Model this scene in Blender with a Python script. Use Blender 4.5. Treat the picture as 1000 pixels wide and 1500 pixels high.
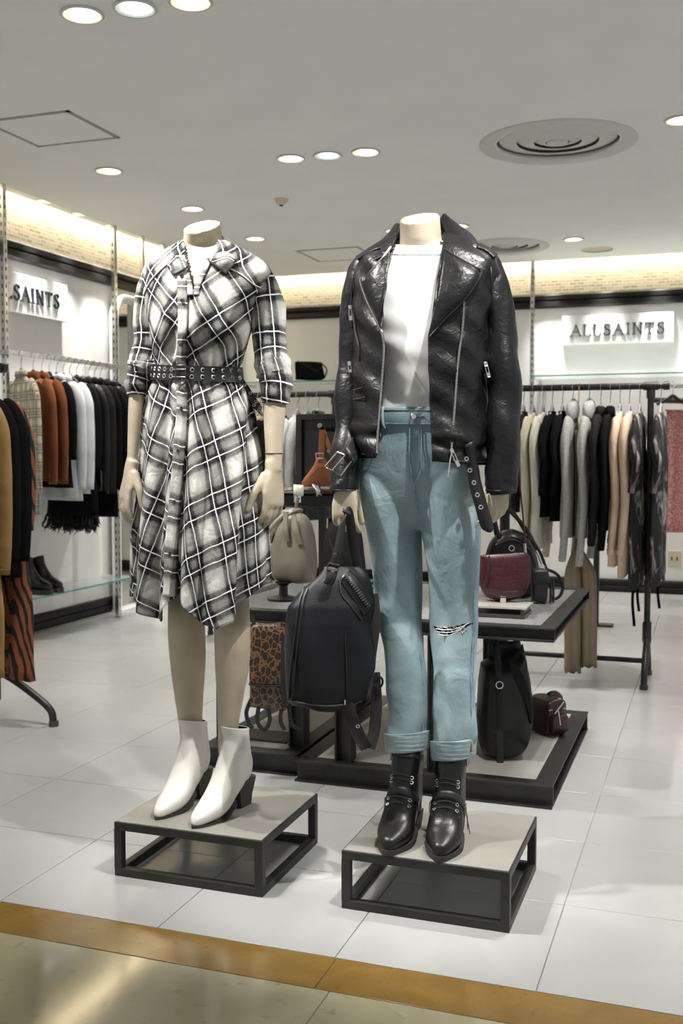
import bpy, bmesh, math, random
import numpy as np
from mathutils import Vector, Matrix, noise
for o in list(bpy.data.objects): bpy.data.objects.remove(o)
random.seed(7)
scn = bpy.context.scene
COL = scn.collection
PI = math.pi
# ---------------------------------------------------------------- camera
F = 1550.0; CAMZ = 1.15
PIT = math.atan(90 / F); YAW = math.atan(545 * math.cos(PIT) / F)
HF = np.array([-math.sin(YAW), math.cos(YAW), 0.0]); RT = np.array([math.cos(YAW), math.sin(YAW), 0.0])
FW = HF * math.cos(PIT) - np.array([0, 0, math.sin(PIT)]); UP = np.cross(RT, FW)
CAM = np.array([0, 0, CAMZ])
cd = bpy.data.cameras.new('camera'); cam = bpy.data.objects.new('camera', cd); COL.objects.link(cam)
cam.location = (0, 0, CAMZ); cam.rotation_euler = (PI / 2 - PIT, 0, YAW)
cd.sensor_fit = 'HORIZONTAL'; cd.sensor_width = 24; cd.lens = 24 * F / 1000; cd.clip_start = 0.05
cd.dof.use_dof = True; cd.dof.focus_distance = 2.85; cd.dof.aperture_fstop = 5.0
scn.camera = cam
# ---------------------------------------------------------------- world, exposure
w = bpy.data.worlds.new('mall_light'); scn.world = w; w.use_nodes = True
bg = w.node_tree.nodes['Background']; bg.inputs[0].default_value = (0.97, 0.985, 1.0, 1); bg.inputs[1].default_value = 0.52
vs = scn.view_settings; vs.view_transform = 'Standard'; vs.look = 'None'; vs.exposure = 0.18; vs.gamma = 1.0; vs.use_curve_mapping = False
SPOT_MAIN = 84.0; SPOT_ROOM = 74.0; SPOT_WALL = 100.0; COVE = 34.0
CEIL = 2.67

def onz(px, py, z=0.0):
    r = FW + RT * (px - 500) / F - UP * (py - 750) / F
    return CAM + r * (z - CAMZ) / r[2]
def hp(px, py, d):
    """point seen at photo pixel px,py that stands d metres ahead of the camera"""
    px, py, d = np.broadcast_arrays(np.asarray(px, float), np.asarray(py, float), np.asarray(d, float))
    r = FW + RT * ((px - 500) / F)[..., None] - UP * ((py - 750) / F)[..., None]
    return CAM + r * (d / (r @ HF))[..., None]
# ---------------------------------------------------------------- object helpers
def wm(o):
    m = o.matrix_basis
    return wm(o.parent) @ o.matrix_parent_inverse @ m if o.parent else m
def put(o, parent=None, local=False):
    COL.objects.link(o)
    if parent is not None:
        o.parent = parent
        if not local: o.matrix_parent_inverse = wm(parent).inverted()
    return o
def tag(o, label=None, cat=None, group=None, kind=None):
    if label: o['label'] = label
    if cat: o['category'] = cat
    if group: o['group'] = group
    if kind: o['kind'] = kind
    return o
def thing(name, label, cat, loc=(0, 0, 0), rotz=0.0, group=None):
    o = bpy.data.objects.new(name, None); COL.objects.link(o)
    o.location = tuple(float(v) for v in loc); o.rotation_euler = (0, 0, rotz); o.empty_display_size = .05
    return tag(o, label, cat, group)
def mk(name, V, Fc, mat, parent=None, local=False, smooth=True, uv=None, sharp=None, bevel=0, solid=0, off=0.0):
    me = bpy.data.meshes.new(name)
    me.from_pydata(np.asarray(V, float).reshape(-1, 3).tolist(), [], [list(map(int, f)) for f in Fc])
    if uv is not None:
        l = me.uv_layers.new(name='UVMap'); l.data.foreach_set('uv', np.asarray(uv, 'f').ravel())
    me.materials.append(mat)
    if smooth:
        me.polygons.foreach_set('use_smooth', [True] * len(me.polygons))
        if sharp: me.set_sharp_from_angle(angle=sharp)
    me.update()
    o = bpy.data.objects.new(name, me); put(o, parent, local)
    if solid:
        m = o.modifiers.new('thickness', 'SOLIDIFY'); m.thickness = solid; m.offset = off
    if bevel:
        m = o.modifiers.new('bevel', 'BEVEL'); m.width = bevel; m.segments = 2; m.limit_method = 'ANGLE'
    return o
def quads(R, S, closed=True):
    i = np.arange(R - 1)[:, None]; j = np.arange(S if closed else S - 1)[None]
    a = i * S + j; b = i * S + (j + 1) % S
    return np.stack([a, b, b + S, a + S], -1).reshape(-1, 4)
def loft(P, closed=True, caps=(True, True)):
    R, S = P.shape[:2]; V = P.reshape(-1, 3); Fc = [tuple(q) for q in quads(R, S, closed)]
    if closed and caps[0]: Fc.append(tuple(range(S - 1, -1, -1)))
    if closed and caps[1]: Fc.append(tuple(range((R - 1) * S, R * S)))
    return V, Fc
def crv(P, n):
    """Catmull-Rom through the points, n samples"""
    P = np.asarray(P, float)
    if len(P) == 2: return P[0] + (P[1] - P[0]) * np.linspace(0, 1, n)[:, None]
    Q = np.vstack([2 * P[0] - P[1], P, 2 * P[-1] - P[-2]])
    t = np.linspace(0, len(P) - 1 - 1e-9, n); i = t.astype(int); f = (t - i)[:, None]
    a, b, c, d = Q[i], Q[i + 1], Q[i + 2], Q[i + 3]
    return .5 * ((2 * b) + (c - a) * f + (2 * a - 5 * b + 4 * c - d) * f ** 2 + (3 * b - a - 3 * c + d) * f ** 3)
def tube_rings(path, r, n=12, flat=1.0, up=None, disp=None):
    P = np.asarray(path, float); N = len(P); r = np.broadcast_to(np.asarray(r, float), (N,))
    T = np.gradient(P, axis=0); T /= np.linalg.norm(T, axis=1)[:, None] + 1e-12
    u = np.array(up if up is not None else ([0, 0, 1] if abs(T[0][2]) < .9 else [1, 0, 0]), float)
    out = np.zeros((N, n, 3)); a = np.arange(n) * 2 * PI / n
    for k in range(N):
        if up is not None: u = np.array(up, float)
        u = u - T[k] * (u @ T[k]); u /= np.linalg.norm(u) + 1e-12; v = np.cross(T[k], u)
        rr = r[k] * np.ones(n)
        if disp is not None: rr = rr + np.array([disp(k / (N - 1), x) for x in a])
        out[k] = P[k] + (np.cos(a) * rr)[:, None] * v + (np.sin(a) * rr * flat)[:, None] * u
    return out
class MB:
    """collects shapes into one mesh"""
    def __init__(s): s.v = []; s.f = []; s.n = 0
    def add(s, V, Fc):
        V = np.asarray(V, float).reshape(-1, 3); s.v.append(V); s.f += [tuple(int(x) + s.n for x in f) for f in Fc]; s.n += len(V); return s
    def box(s, c, size, rz=0.0, R=None):
        h = np.array(size, float) / 2
        q = np.array([[x, y, z] for z in (-1, 1) for x, y in ((-1, -1), (1, -1), (1, 1), (-1, 1))]) * h
        if R is None:
            cs, sn = math.cos(rz), math.sin(rz); R = np.array([[cs, -sn, 0], [sn, cs, 0], [0, 0, 1]])
        return s.add(q @ np.asarray(R).T + np.array(c, float), [(3, 2, 1, 0), (4, 5, 6, 7), (0, 1, 5, 4), (1, 2, 6, 5), (2, 3, 7, 6), (3, 0, 4, 7)])
    def bb(s, x0, x1, y0, y1, z0, z1): return s.box(((x0 + x1) / 2, (y0 + y1) / 2, (z0 + z1) / 2), (x1 - x0, y1 - y0, z1 - z0))
    def tube(s, path, r, n=10, flat=1.0, up=None, k=None, disp=None):
        P = np.asarray(path, float)
        if k:
            r = crv(np.broadcast_to(np.asarray(r, float), (len(P),))[:, None] * np.ones((1, 3)), k)[:, 0]; P = crv(P, k)
        return s.add(*loft(tube_rings(P, r, n, flat, up, disp)))
    def lathe(s, prof, c=(0, 0, 0), n=24, axis='z', caps=(True, True)):
        a = np.arange(n) * 2 * PI / n; p = np.array(prof, float)
        P = np.stack([p[:, :1] * np.cos(a), p[:, :1] * np.sin(a), p[:, 1:] * np.ones(n)], -1)
        if axis == 'x': P = P[..., [2, 0, 1]]
        if axis == 'y': P = P[..., [1, 2, 0]]
        return s.add(*loft(P + np.array(c, float), True, caps))
    def torus(s, c, R, r, nrm=(0, 0, 1), n=14, m=6):
        a = np.linspace(0, 2 * PI, n, endpoint=False); nrm = np.array(nrm, float); nrm /= np.linalg.norm(nrm)
        u = np.cross(nrm, [0.3, 1, .2]); u /= np.linalg.norm(u); v = np.cross(nrm, u); b = np.arange(m) * 2 * PI / m
        rad = np.cos(a)[:, None] * u + np.sin(a)[:, None] * v
        P = np.array(c) + rad[:, None] * (R + r * np.cos(b))[None, :, None] + nrm * (r * np.sin(b))[None, :, None]
        i = np.arange(n)[:, None]; j = np.arange(m)[None]
        q = np.stack([i * m + j, i * m + (j + 1) % m, ((i + 1) % n) * m + (j + 1) % m, ((i + 1) % n) * m + j], -1).reshape(-1, 4)
        return s.add(P, [tuple(x) for x in q])
    def build(s, name, mat, parent=None, local=False, smooth=True, sharp=.6, bevel=0, solid=0):
        return mk(name, np.vstack(s.v), s.f, mat, parent, local, smooth, None, sharp, bevel, solid)
def sheet(rows, nu, nv):
    """grid surface through rows of control points"""
    A = np.array([crv(r, nu) for r in rows])
    return np.array([crv(A[:, j], nv) for j in range(nu)]).transpose(1, 0, 2)
def sheet_obj(name, rows, mat, parent, nu=16, nv=16, th=.003, local=False, uvs=None, off=0.0):
    G = sheet(rows, nu, nv); uv = None; q = quads(nv, nu, False)
    if uvs:
        s = np.concatenate([np.zeros((nv, 1)), np.cumsum(np.linalg.norm(np.diff(G, axis=1), axis=2), 1)], 1)
        t = np.concatenate([np.zeros((1, nu)), np.cumsum(np.linalg.norm(np.diff(G, axis=0), axis=2), 0)], 0)
        a = uvs; uv = np.stack([s * math.cos(a) + t * math.sin(a), -s * math.sin(a) + t * math.cos(a)], -1).reshape(-1, 2)[q.ravel()]
    return mk(name, G, [tuple(x) for x in q], mat, parent, local, True, uv, None, 0, th, off)
def copy_tree(o, parent=None):
    c = o.copy(); COL.objects.link(c)
    if parent is not None: c.parent = parent
    for ch in o.children: copy_tree(ch, c)
    return c
def remeshed(name, mb, voxel, mat, parent=None, smooth_it=4, cut=None):
    """closed shapes fused into one continuous skin"""
    me = bpy.data.meshes.new(name + '_raw'); me.from_pydata(np.vstack(mb.v).tolist(), [], mb.f)
    o = bpy.data.objects.new(name + '_raw', me); COL.objects.link(o)
    m = o.modifiers.new('r', 'REMESH'); m.mode = 'VOXEL'; m.voxel_size = voxel
    m = o.modifiers.new('s', 'SMOOTH'); m.factor = .5; m.iterations = smooth_it
    dg = bpy.context.evaluated_depsgraph_get(); dg.update()
    me2 = bpy.data.meshes.new_from_object(o.evaluated_get(dg)); bpy.data.objects.remove(o); bpy.data.meshes.remove(me)
    if cut:
        bm = bmesh.new(); bm.from_mesh(me2)
        bmesh.ops.delete(bm, geom=[f for f in bm.faces if cut(f.calc_center_median(), f.normal)], context='FACES'); bm.to_mesh(me2); bm.free()
    me2.name = name; me2.materials.clear(); me2.materials.append(mat)
    me2.polygons.foreach_set('use_smooth', [True] * len(me2.polygons)); me2.update()
    return put(bpy.data.objects.new(name, me2), parent)
def proj(p):
    v = np.array(p) - CAM; k = v @ FW
    return 500 + F * (v @ RT) / k, 750 - F * (v @ UP) / k
def nz(x, y, z=0.0): return noise.noise(Vector((float(x), float(y), float(z))))
# ---------------------------------------------------------------- materials
def N(nt, typ, **kw):
    n = nt.nodes.new(typ)
    for k, v in kw.items():
        if k in n.inputs: n.inputs[k].default_value = v
        else: setattr(n, k, v)
    return n
def base(name):
    m = bpy.data.materials.new(name); m.use_nodes = True; nt = m.node_tree
    return m, nt, nt.nodes['Principled BSDF']
def c4(c): return (c[0], c[1], c[2], 1.0)
def ramp(nt, fac, stops, interp='LINEAR'):
    r = nt.nodes.new('ShaderNodeValToRGB'); cr = r.color_ramp; cr.interpolation = interp
    while len(cr.elements) < len(stops): cr.elements.new(.5)
    for e, (p, c) in zip(cr.elements, stops): e.position = p; e.color = c4(c) if not isinstance(c, (int, float)) else (c, c, c, 1)
    nt.links.new(fac, r.inputs[0]); return r
def mixc(nt, fac, a, b, mode='MIX'):
    m = nt.nodes.new('ShaderNodeMix'); m.data_type = 'RGBA'; m.blend_type = mode
    for sock, v in ((m.inputs[0], fac), (m.inputs[6], a), (m.inputs[7], b)):
        if hasattr(v, 'is_output'): nt.links.new(v, sock)
        else: sock.default_value = c4(v) if isinstance(v, (tuple, list)) else v
    return m.outputs[2]
def math_(nt, op, a, b=0.0, clamp=False):
    m = nt.nodes.new('ShaderNodeMath'); m.operation = op; m.use_clamp = clamp
    for i, v in enumerate((a, b)):
        if hasattr(v, 'is_output'): nt.links.new(v, m.inputs[i])
        else: m.inputs[i].default_value = v
    return m.outputs[0]
def bump(nt, bsdf, height, strength=.3, dist=.002, prev=None):
    b = N(nt, 'ShaderNodeBump', Strength=strength, Distance=dist); nt.links.new(height, b.inputs['Height'])
    if prev: nt.links.new(prev, b.inputs['Normal'])
    nt.links.new(b.outputs[0], bsdf.inputs['Normal']); return b.outputs[0]
def mat(name, c, rough=.5, metal=0.0, var=.12, vs=8.0, bs=0.0, bscale=200.0, bd=.001, bs2=0.0, bscale2=12.0, bd2=.006, spec=.5, coat=0.0, sheen=0.0, stretch=None):
    m, nt, b = base(name)
    tc = N(nt, 'ShaderNodeTexCoord'); vec = tc.outputs['Object']
    if stretch:
        mp = N(nt, 'ShaderNodeMapping'); mp.inputs['Scale'].default_value = stretch; nt.links.new(vec, mp.inputs[0]); vec = mp.outputs[0]
    n1 = N(nt, 'ShaderNodeTexNoise', Scale=vs, Detail=4.0); nt.links.new(vec, n1.inputs['Vector'])
    lo = tuple(max(0, x * (1 - var)) for x in c); hi = tuple(min(1, x * (1 + var)) for x in c)
    r = ramp(nt, n1.outputs[0], [(.3, lo), (.7, hi)]); nt.links.new(r.outputs[0], b.inputs['Base Color'])
    b.inputs['Roughness'].default_value = rough; b.inputs['Metallic'].default_value = metal
    b.inputs['Specular IOR Level'].default_value = spec; b.inputs['Coat Weight'].default_value = coat
    if sheen: b.inputs['Sheen Weight'].default_value = sheen
    prev = None
    if bs2:
        n3 = N(nt, 'ShaderNodeTexNoise', Scale=bscale2, Detail=3.0, Distortion=.6); nt.links.new(vec, n3.inputs['Vector']); prev = bump(nt, b, n3.outputs[0], bs2, bd2)
    if bs:
        n2 = N(nt, 'ShaderNodeTexNoise', Scale=bscale, Detail=2.0); nt.links.new(vec, n2.inputs['Vector']); bump(nt, b, n2.outputs[0], bs, bd, prev)
    return m
def emit(name, c, s):
    m, nt, b = base(name); b.inputs['Base Color'].default_value = c4(c); b.inputs['Emission Color'].default_value = c4(c); b.inputs['Emission Strength'].default_value = s
    return m
def fract_band(nt, sock, period, stops, phase=0.0):
    a = math_(nt, 'DIVIDE', sock, period); a = math_(nt, 'ADD', a, phase); a = math_(nt, 'FRACT', a)
    return ramp(nt, a, stops).outputs[0]
def plaid(name, light, dark, line, PU, PV, coords='UV', strength=1.0):
    m, nt, b = base(name); tc = N(nt, 'ShaderNodeTexCoord')
    sp = N(nt, 'ShaderNodeSeparateXYZ'); nt.links.new(tc.outputs[coords], sp.inputs[0])
    nn = N(nt, 'ShaderNodeTexNoise', Scale=60.0, Detail=3.0); nt.links.new(tc.outputs['Object'], nn.inputs['Vector'])
    wob = math_(nt, 'MULTIPLY', math_(nt, 'SUBTRACT', nn.outputs[0], .5), .003)
    u = math_(nt, 'ADD', sp.outputs[0], wob); v = math_(nt, 'ADD', sp.outputs[1 if coords == 'UV' else 2], wob)
    band = [(0, 0), (.13, 0), (.15, .16), (.24, .28), (.29, .88), (.34, .98), (.45, .96), (.50, .62), (.60, .62), (.65, .96), (.76, .98), (.81, .88), (.86, .28), (.95, .16), (.97, 0), (1, 0)]
    ln = [(.375, 0), (.384, 1), (.396, 1), (.405, 0), (.695, 0), (.704, 1), (.716, 1), (.725, 0)]
    du, dv = fract_band(nt, u, PU, band), fract_band(nt, v, PV, band)
    lu, lv = fract_band(nt, u, PU, ln), fract_band(nt, v, PV, ln)
    # twill threads: the darker of warp and weft shows in turn
    s = math_(nt, 'ADD', math_(nt, 'MULTIPLY', math_(nt, 'MAXIMUM', du, dv), .80), math_(nt, 'MULTIPLY', math_(nt, 'MINIMUM', du, dv), .32))
    fine = N(nt, 'ShaderNodeTexNoise', Scale=420.0, Detail=1.0); nt.links.new(tc.outputs['Object'], fine.inputs['Vector'])
    s = math_(nt, 'ADD', s, math_(nt, 'MULTIPLY', math_(nt, 'SUBTRACT', fine.outputs[0], .5), .5), True)
    s = math_(nt, 'POWER', s, .8); s = math_(nt, 'MULTIPLY', s, strength, True)
    col = mixc(nt, s, light, dark)
    l = math_(nt, 'MAXIMUM', lu, lv); col = mixc(nt, math_(nt, 'MULTIPLY', l, .92), col, line)
    nt.links.new(col, b.inputs['Base Color']); b.inputs['Roughness'].default_value = .85; b.inputs['Specular IOR Level'].default_value = .2
    n2 = N(nt, 'ShaderNodeTexNoise', Scale=14.0, Detail=3.0, Distortion=.8); nt.links.new(tc.outputs['Object'], n2.inputs['Vector'])
    p = bump(nt, b, n2.outputs[0], .5, .012); bump(nt, b, fine.outputs[0], .25, .001, p)
    return m
M = {}
M['skin'] = mat('mannequin_linen_resin', (.45, .385, .285), .55, var=.1, vs=14, bs=.12, bscale=320)
M['leather'] = mat('black_leather', (.006, .006, .0068), .37, var=.3, bs=.3, bscale=420, bs2=.55, bscale2=46, bd2=.005, spec=.36)
M['leather_seam'] = mat('black_leather_edge', (.008, .008, .009), .48, bs=.2)
M['bagleather'] = mat('pebbled_black_leather', (.006, .0066, .009), .46, var=.2, bs=.5, bscale=420, bd=.0016, bs2=.3, bscale2=9, spec=.28)
M['patent'] = mat('polished_black_leather', (.007, .007, .007), .33, var=.2, bs=.12, bscale=300, bs2=.35, bscale2=26, bd2=.005, spec=.38)
M['silver'] = mat('silver_metal', (.72, .71, .69), .25, 1.0, var=.1, vs=40, bs=.05)
M['darkmetal'] = mat('dark_nickel', (.12, .115, .11), .35, 1.0)
M['zip'] = mat('zip_tape', (.02, .02, .02), .7)
M['copper'] = mat('pale_brass_zip', (.66, .56, .50), .3, 1.0, var=.15, vs=60)
M['tee'] = mat('white_jersey', (.80, .80, .80), .9, var=.03, bs=.2, bscale=500, bs2=.22, bscale2=11, bd2=.006, spec=.2)
M['whiteboot'] = mat('bone_leather', (.66, .645, .59), .38, var=.05, bs=.12, bscale=350, bs2=.2, bscale2=14)
M['sole'] = mat('dark_sole', (.03, .028, .026), .6, bs=.2)
M['lining'] = mat('dark_lining', (.02, .02, .02), .9)
M['webbing'] = mat('black_webbing', (.012, .012, .013), .8, bs=.6, bscale=500)
M['steel'] = mat('blackened_steel', (.040, .039, .036), .45, .6, var=.25, vs=10, bs=.15, bscale=60)
M['pipe'] = mat('dark_pipe_steel', (.045, .045, .043), .42, .7, var=.3, vs=18, bs=.2, bscale=90)
M['chrome'] = mat('chrome', (.62, .62, .60), .2, 1.0, var=.08)
M['slot'] = mat('slot_dark', (.05, .05, .045), .6)
M['concrete'] = mat('grey_cement_board', (.25, .243, .215), .42, var=.12, vs=5, bs=.15, bscale=40)
M['panel'] = mat('pale_stone_board', (.38, .375, .335), .45, var=.1, vs=7, bs=.1, bscale=60)
M['ceil'] = mat('ceiling_paint', (.88, .885, .86), .9, var=.02, vs=3, bs=.05, bscale=90)
M['wall'] = mat('wall_paint', (.83, .825, .80), .8, var=.02, vs=4, bs=.05, bscale=60)
M['black_trim'] = mat('black_lacquer', (.012, .0115, .011), .45, var=.2, bs=.1, spec=.25)
M['white_gloss'] = mat('white_gloss', (.84, .84, .83), .3, var=.02)
M['letter'] = mat('dark_teal_letter', (.03, .05, .055), .5)
M['plastic'] = mat('ivory_plastic', (.62, .55, .40), .5, var=.04)
M['vent'] = mat('vent_paint', (.64, .635, .60), .6, var=.03)
M['hatchgap'] = mat('hatch_frame', (.34, .34, .32), .6)
M['lamp'] = emit('lamp_glow', (1.0, .93, .80), 9.0)
M['lampcool'] = emit('lamp_glow_cool', (.75, .9, 1.0), 6.0)
M['cove'] = emit('cove_strip', (1.0, .90, .72), COVE)
M['reflector'] = mat('lamp_reflector', (.75, .72, .62), .25, .8, var=.05)
def denim():
    m, nt, b = base('washed_denim'); tc = N(nt, 'ShaderNodeTexCoord')
    n1 = N(nt, 'ShaderNodeTexNoise', Scale=5.0, Detail=5.0); nt.links.new(tc.outputs['Object'], n1.inputs['Vector'])
    mp = N(nt, 'ShaderNodeMapping'); mp.inputs['Scale'].default_value = (900, 900, 160); nt.links.new(tc.outputs['Object'], mp.inputs[0])
    n2 = N(nt, 'ShaderNodeTexNoise', Scale=1.0, Detail=2.0); nt.links.new(mp.outputs[0], n2.inputs['Vector'])
    r = ramp(nt, n1.outputs[0], [(.3, (.17, .255, .285)), (.5, (.23, .325, .355)), (.72, (.32, .415, .44))])
    col = mixc(nt, math_(nt, 'MULTIPLY', math_(nt, 'SUBTRACT', n2.outputs[0], .35), .7, True), r.outputs[0], (.48, .57, .59))
    nt.links.new(col, b.inputs['Base Color']); b.inputs['Roughness'].default_value = .9; b.inputs['Specular IOR Level'].default_value = .15
    n3 = N(nt, 'ShaderNodeTexNoise', Scale=13.0, Detail=3.0, Distortion=.7); nt.links.new(tc.outputs['Object'], n3.inputs['Vector'])
    p = bump(nt, b, n3.outputs[0], .45, .010); bump(nt, b, n2.outputs[0], .3, .0008, p); return m
M['denim'] = denim()
M['denimseam'] = mat('denim_seam', (.17, .28, .34), .9, var=.3, vs=90, bs=.3)
M['denimcuff'] = mat('denim_inside', (.31, .405, .43), .9, var=.12, vs=60, bs=.4, bscale=500)
M['plaid'] = plaid('black_white_plaid', (.66, .655, .60), (.010, .010, .012), (.88, .88, .87), .122, .146)
M['plaidcream'] = plaid('cream_plaid', (.70, .66, .52), (.02, .02, .025), (.8, .77, .65), .09, .10, 'Object', .75)
def cloth(name, c, rough=.9, **k): return mat(name, c, rough, var=k.pop('var', .14), bs=.3, bscale=k.pop('bscale', 400), bs2=.5, bscale2=10, bd2=.01, spec=.1, **k)
for n_, c_ in dict(rust=(.195, .068, .030), black=(.006, .006, .0065), charcoal=(.020, .0195, .0195), white=(.62, .64, .66), camel=(.30, .185, .07), cream=(.62, .56, .42),
                   ivory=(.66, .62, .52), blush=(.66, .50, .37), grey=(.36, .36, .34), taupe=(.30, .235, .165), teal=(.05, .22, .28), darkbrown=(.03, .02, .018)).items():
    M[n_] = cloth(n_ + '_cloth', c_)
M['grey'] = mat('grey_marl', (.40, .40, .375), .9, var=.25, vs=160, bs=.3, bs2=.4, bd2=.01)
def printed(name, kind):
    m, nt, b = base(name); tc = N(nt, 'ShaderNodeTexCoord'); mp = N(nt, 'ShaderNodeMapping'); nt.links.new(tc.outputs['Object'], mp.inputs[0])
    if kind == 'tiger':
        mp.inputs['Scale'].default_value = (17.0, 17.0, 6.5)
        w_ = N(nt, 'ShaderNodeTexWave', Scale=.75, Distortion=7.0, Detail=2.0); w_.inputs['Detail Scale'].default_value = 1.1; w_.bands_direction = 'DIAGONAL'
        nt.links.new(mp.outputs[0], w_.inputs['Vector']); r = ramp(nt, w_.outputs[1], [(.40, (.012, .011, .011)), (.50, (.27, .075, .03))])
    elif kind == 'leopard':
        mp.inputs['Scale'].default_value = (52, 52, 38)
        nn = N(nt, 'ShaderNodeTexNoise', Scale=1.6, Detail=3.0); nt.links.new(mp.outputs[0], nn.inputs['Vector'])
        v_ = N(nt, 'ShaderNodeTexVoronoi', Scale=1.0); nt.links.new(mixc(nt, .9, mp.outputs[0], nn.outputs[1], 'ADD'), v_.inputs['Vector'])
        v_.feature = 'DISTANCE_TO_EDGE'
        r = ramp(nt, v_.outputs['Distance'], [(.05, (.21, .10, .043)), (.12, (.012, .010, .010)), (.30, (.014, .012, .011)), (.5, (.07, .04, .022))])
        b.inputs['Roughness'].default_value = .45
    elif kind == 'feather':
        mp.inputs['Scale'].default_value = (16, 16, 6); mp.inputs['Rotation'].default_value = (.3, .5, .2)
        n1 = N(nt, 'ShaderNodeTexNoise', Scale=1.0, Detail=6.0, Distortion=1.6); nt.links.new(mp.outputs[0], n1.inputs['Vector'])
        r = ramp(nt, n1.outputs[0], [(.50, (.012, .012, .013)), (.60, (.20, .18, .16)), (.70, (.42, .37, .33))])
    elif kind == 'tweed':
        mp.inputs['Scale'].default_value = (120, 120, 90)
        n1 = N(nt, 'ShaderNodeTexNoise', Scale=1.0, Detail=2.0); nt.links.new(mp.outputs[0], n1.inputs['Vector'])
        r = ramp(nt, n1.outputs[0], [(.38, (.38, .10, .10)), (.5, (.55, .22, .20)), (.62, (.70, .45, .42))])
    elif kind == 'croc':
        mp.inputs['Scale'].default_value = (1, 1, 1)
        bt = N(nt, 'ShaderNodeTexBrick', Scale=30.0); bt.inputs['Mortar Size'].default_value = .035; bt.inputs['Row Height'].default_value = .42; bt.inputs['Brick Width'].default_value = 1.0
        bt.inputs['Color1'].default_value = (.050, .006, .009, 1); bt.inputs['Color2'].default_value = (.034, .004, .007, 1); bt.inputs['Mortar'].default_value = (.02, .002, .003, 1)
        sx = N(nt, 'ShaderNodeSeparateXYZ'); nt.links.new(mp.outputs[0], sx.inputs[0]); cx = N(nt, 'ShaderNodeCombineXYZ'); nt.links.new(sx.outputs[0], cx.inputs[0]); nt.links.new(sx.outputs[2], cx.inputs[1])
        nn = N(nt, 'ShaderNodeTexNoise', Scale=14.0); nt.links.new(cx.outputs[0], nn.inputs['Vector'])
        nt.links.new(mixc(nt, .03, cx.outputs[0], nn.outputs[1], 'ADD'), bt.inputs['Vector'])
        nt.links.new(bt.outputs[0], b.inputs['Base Color']); b.inputs['Roughness'].default_value = .3
        bump(nt, b, math_(nt, 'SUBTRACT', 1.0, bt.outputs['Fac']), .6, .002); return m
    nt.links.new(r.outputs[0], b.inputs['Base Color'])
    if kind != 'leopard': b.inputs['Roughness'].default_value = .85
    n3 = N(nt, 'ShaderNodeTexNoise', Scale=12.0, Detail=3.0); nt.links.new(tc.outputs['Object'], n3.inputs['Vector']); bump(nt, b, n3.outputs[0], .4, .008)
    return m
for k_ in ('tiger', 'leopard', 'feather', 'tweed', 'croc'): M[k_] = printed(k_ + '_print', k_)
M['burg'] = mat('burgundy_leather', (.032, .005, .007), .3, var=.2, bs=.25, bscale=200)
M['tan'] = mat('tan_leather', (.22, .068, .020), .45, var=.12, bs=.25, bscale=300)
M['taupeleather'] = mat('taupe_leather', (.20, .175, .135), .42, var=.08, bs=.2, bscale=300, bs2=.2)
M['hangerblack'] = mat('black_hanger', (.015, .014, .014), .5)
M['hangergrey'] = mat('smoked_hanger', (.34, .34, .35), .25, .2)
def glass(name, c=(.80, .92, .88), rough=.03, alpha=.22):
    m, nt, b = base(name); b.inputs['Base Color'].default_value = c4(c); b.inputs['Roughness'].default_value = rough
    b.inputs['Alpha'].default_value = alpha; b.inputs['Specular IOR Level'].default_value = .8; return m
M['glass'] = glass('shelf_glass'); M['glassedge'] = glass('glass_edge', (.10, .42, .38), .1, .85); M['mirror'] = mat('mirror', (.8, .82, .8), .03, 1.0, var=.01)
def floor_mat(name, c1, c2, rough, sc, blot=None, spec=.5):
    m, nt, b = base(name); tc = N(nt, 'ShaderNodeTexCoord'); g = N(nt, 'ShaderNodeNewGeometry')
    n1 = N(nt, 'ShaderNodeTexNoise', Scale=sc, Detail=8.0, Distortion=1.2); nt.links.new(g.outputs['Position'], n1.inputs['Vector'])
    r = ramp(nt, n1.outputs[0], [(.3, c1), (.7, c2)]); col = r.outputs[0]
    n2 = N(nt, 'ShaderNodeTexNoise', Scale=sc * 9, Detail=6.0); nt.links.new(g.outputs['Position'], n2.inputs['Vector'])
    if blot:
        rb = ramp(nt, n2.outputs[0], [(.60, 0), (.72, 1)]); col = mixc(nt, rb.outputs[0], col, blot)
    nt.links.new(col, b.inputs['Base Color'])
    rr = ramp(nt, n2.outputs[0], [(.35, rough * .93), (.7, rough * 1.07)]); nt.links.new(rr.outputs[0], b.inputs['Roughness']); b.inputs['Specular IOR Level'].default_value = spec
    n3 = N(nt, 'ShaderNodeTexNoise', Scale=60.0, Detail=2.0); nt.links.new(g.outputs['Position'], n3.inputs['Vector']); bump(nt, b, n3.outputs[0], .06, .001)
    return m
M['tile'] = floor_mat('white_vinyl_tile', (.375, .38, .37), (.415, .42, .41), .22, 1.6)
M['grout'] = mat('tile_joint', (.33, .33, .31), .8)
M['gold'] = floor_mat('ochre_stone', (.19, .112, .028), (.24, .145, .04), .14, 7, (.16, .09, .02))
M['stone'] = floor_mat('olive_stone', (.30, .275, .175), (.375, .345, .235), .09, 3, (.27, .245, .155), .6)
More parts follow.
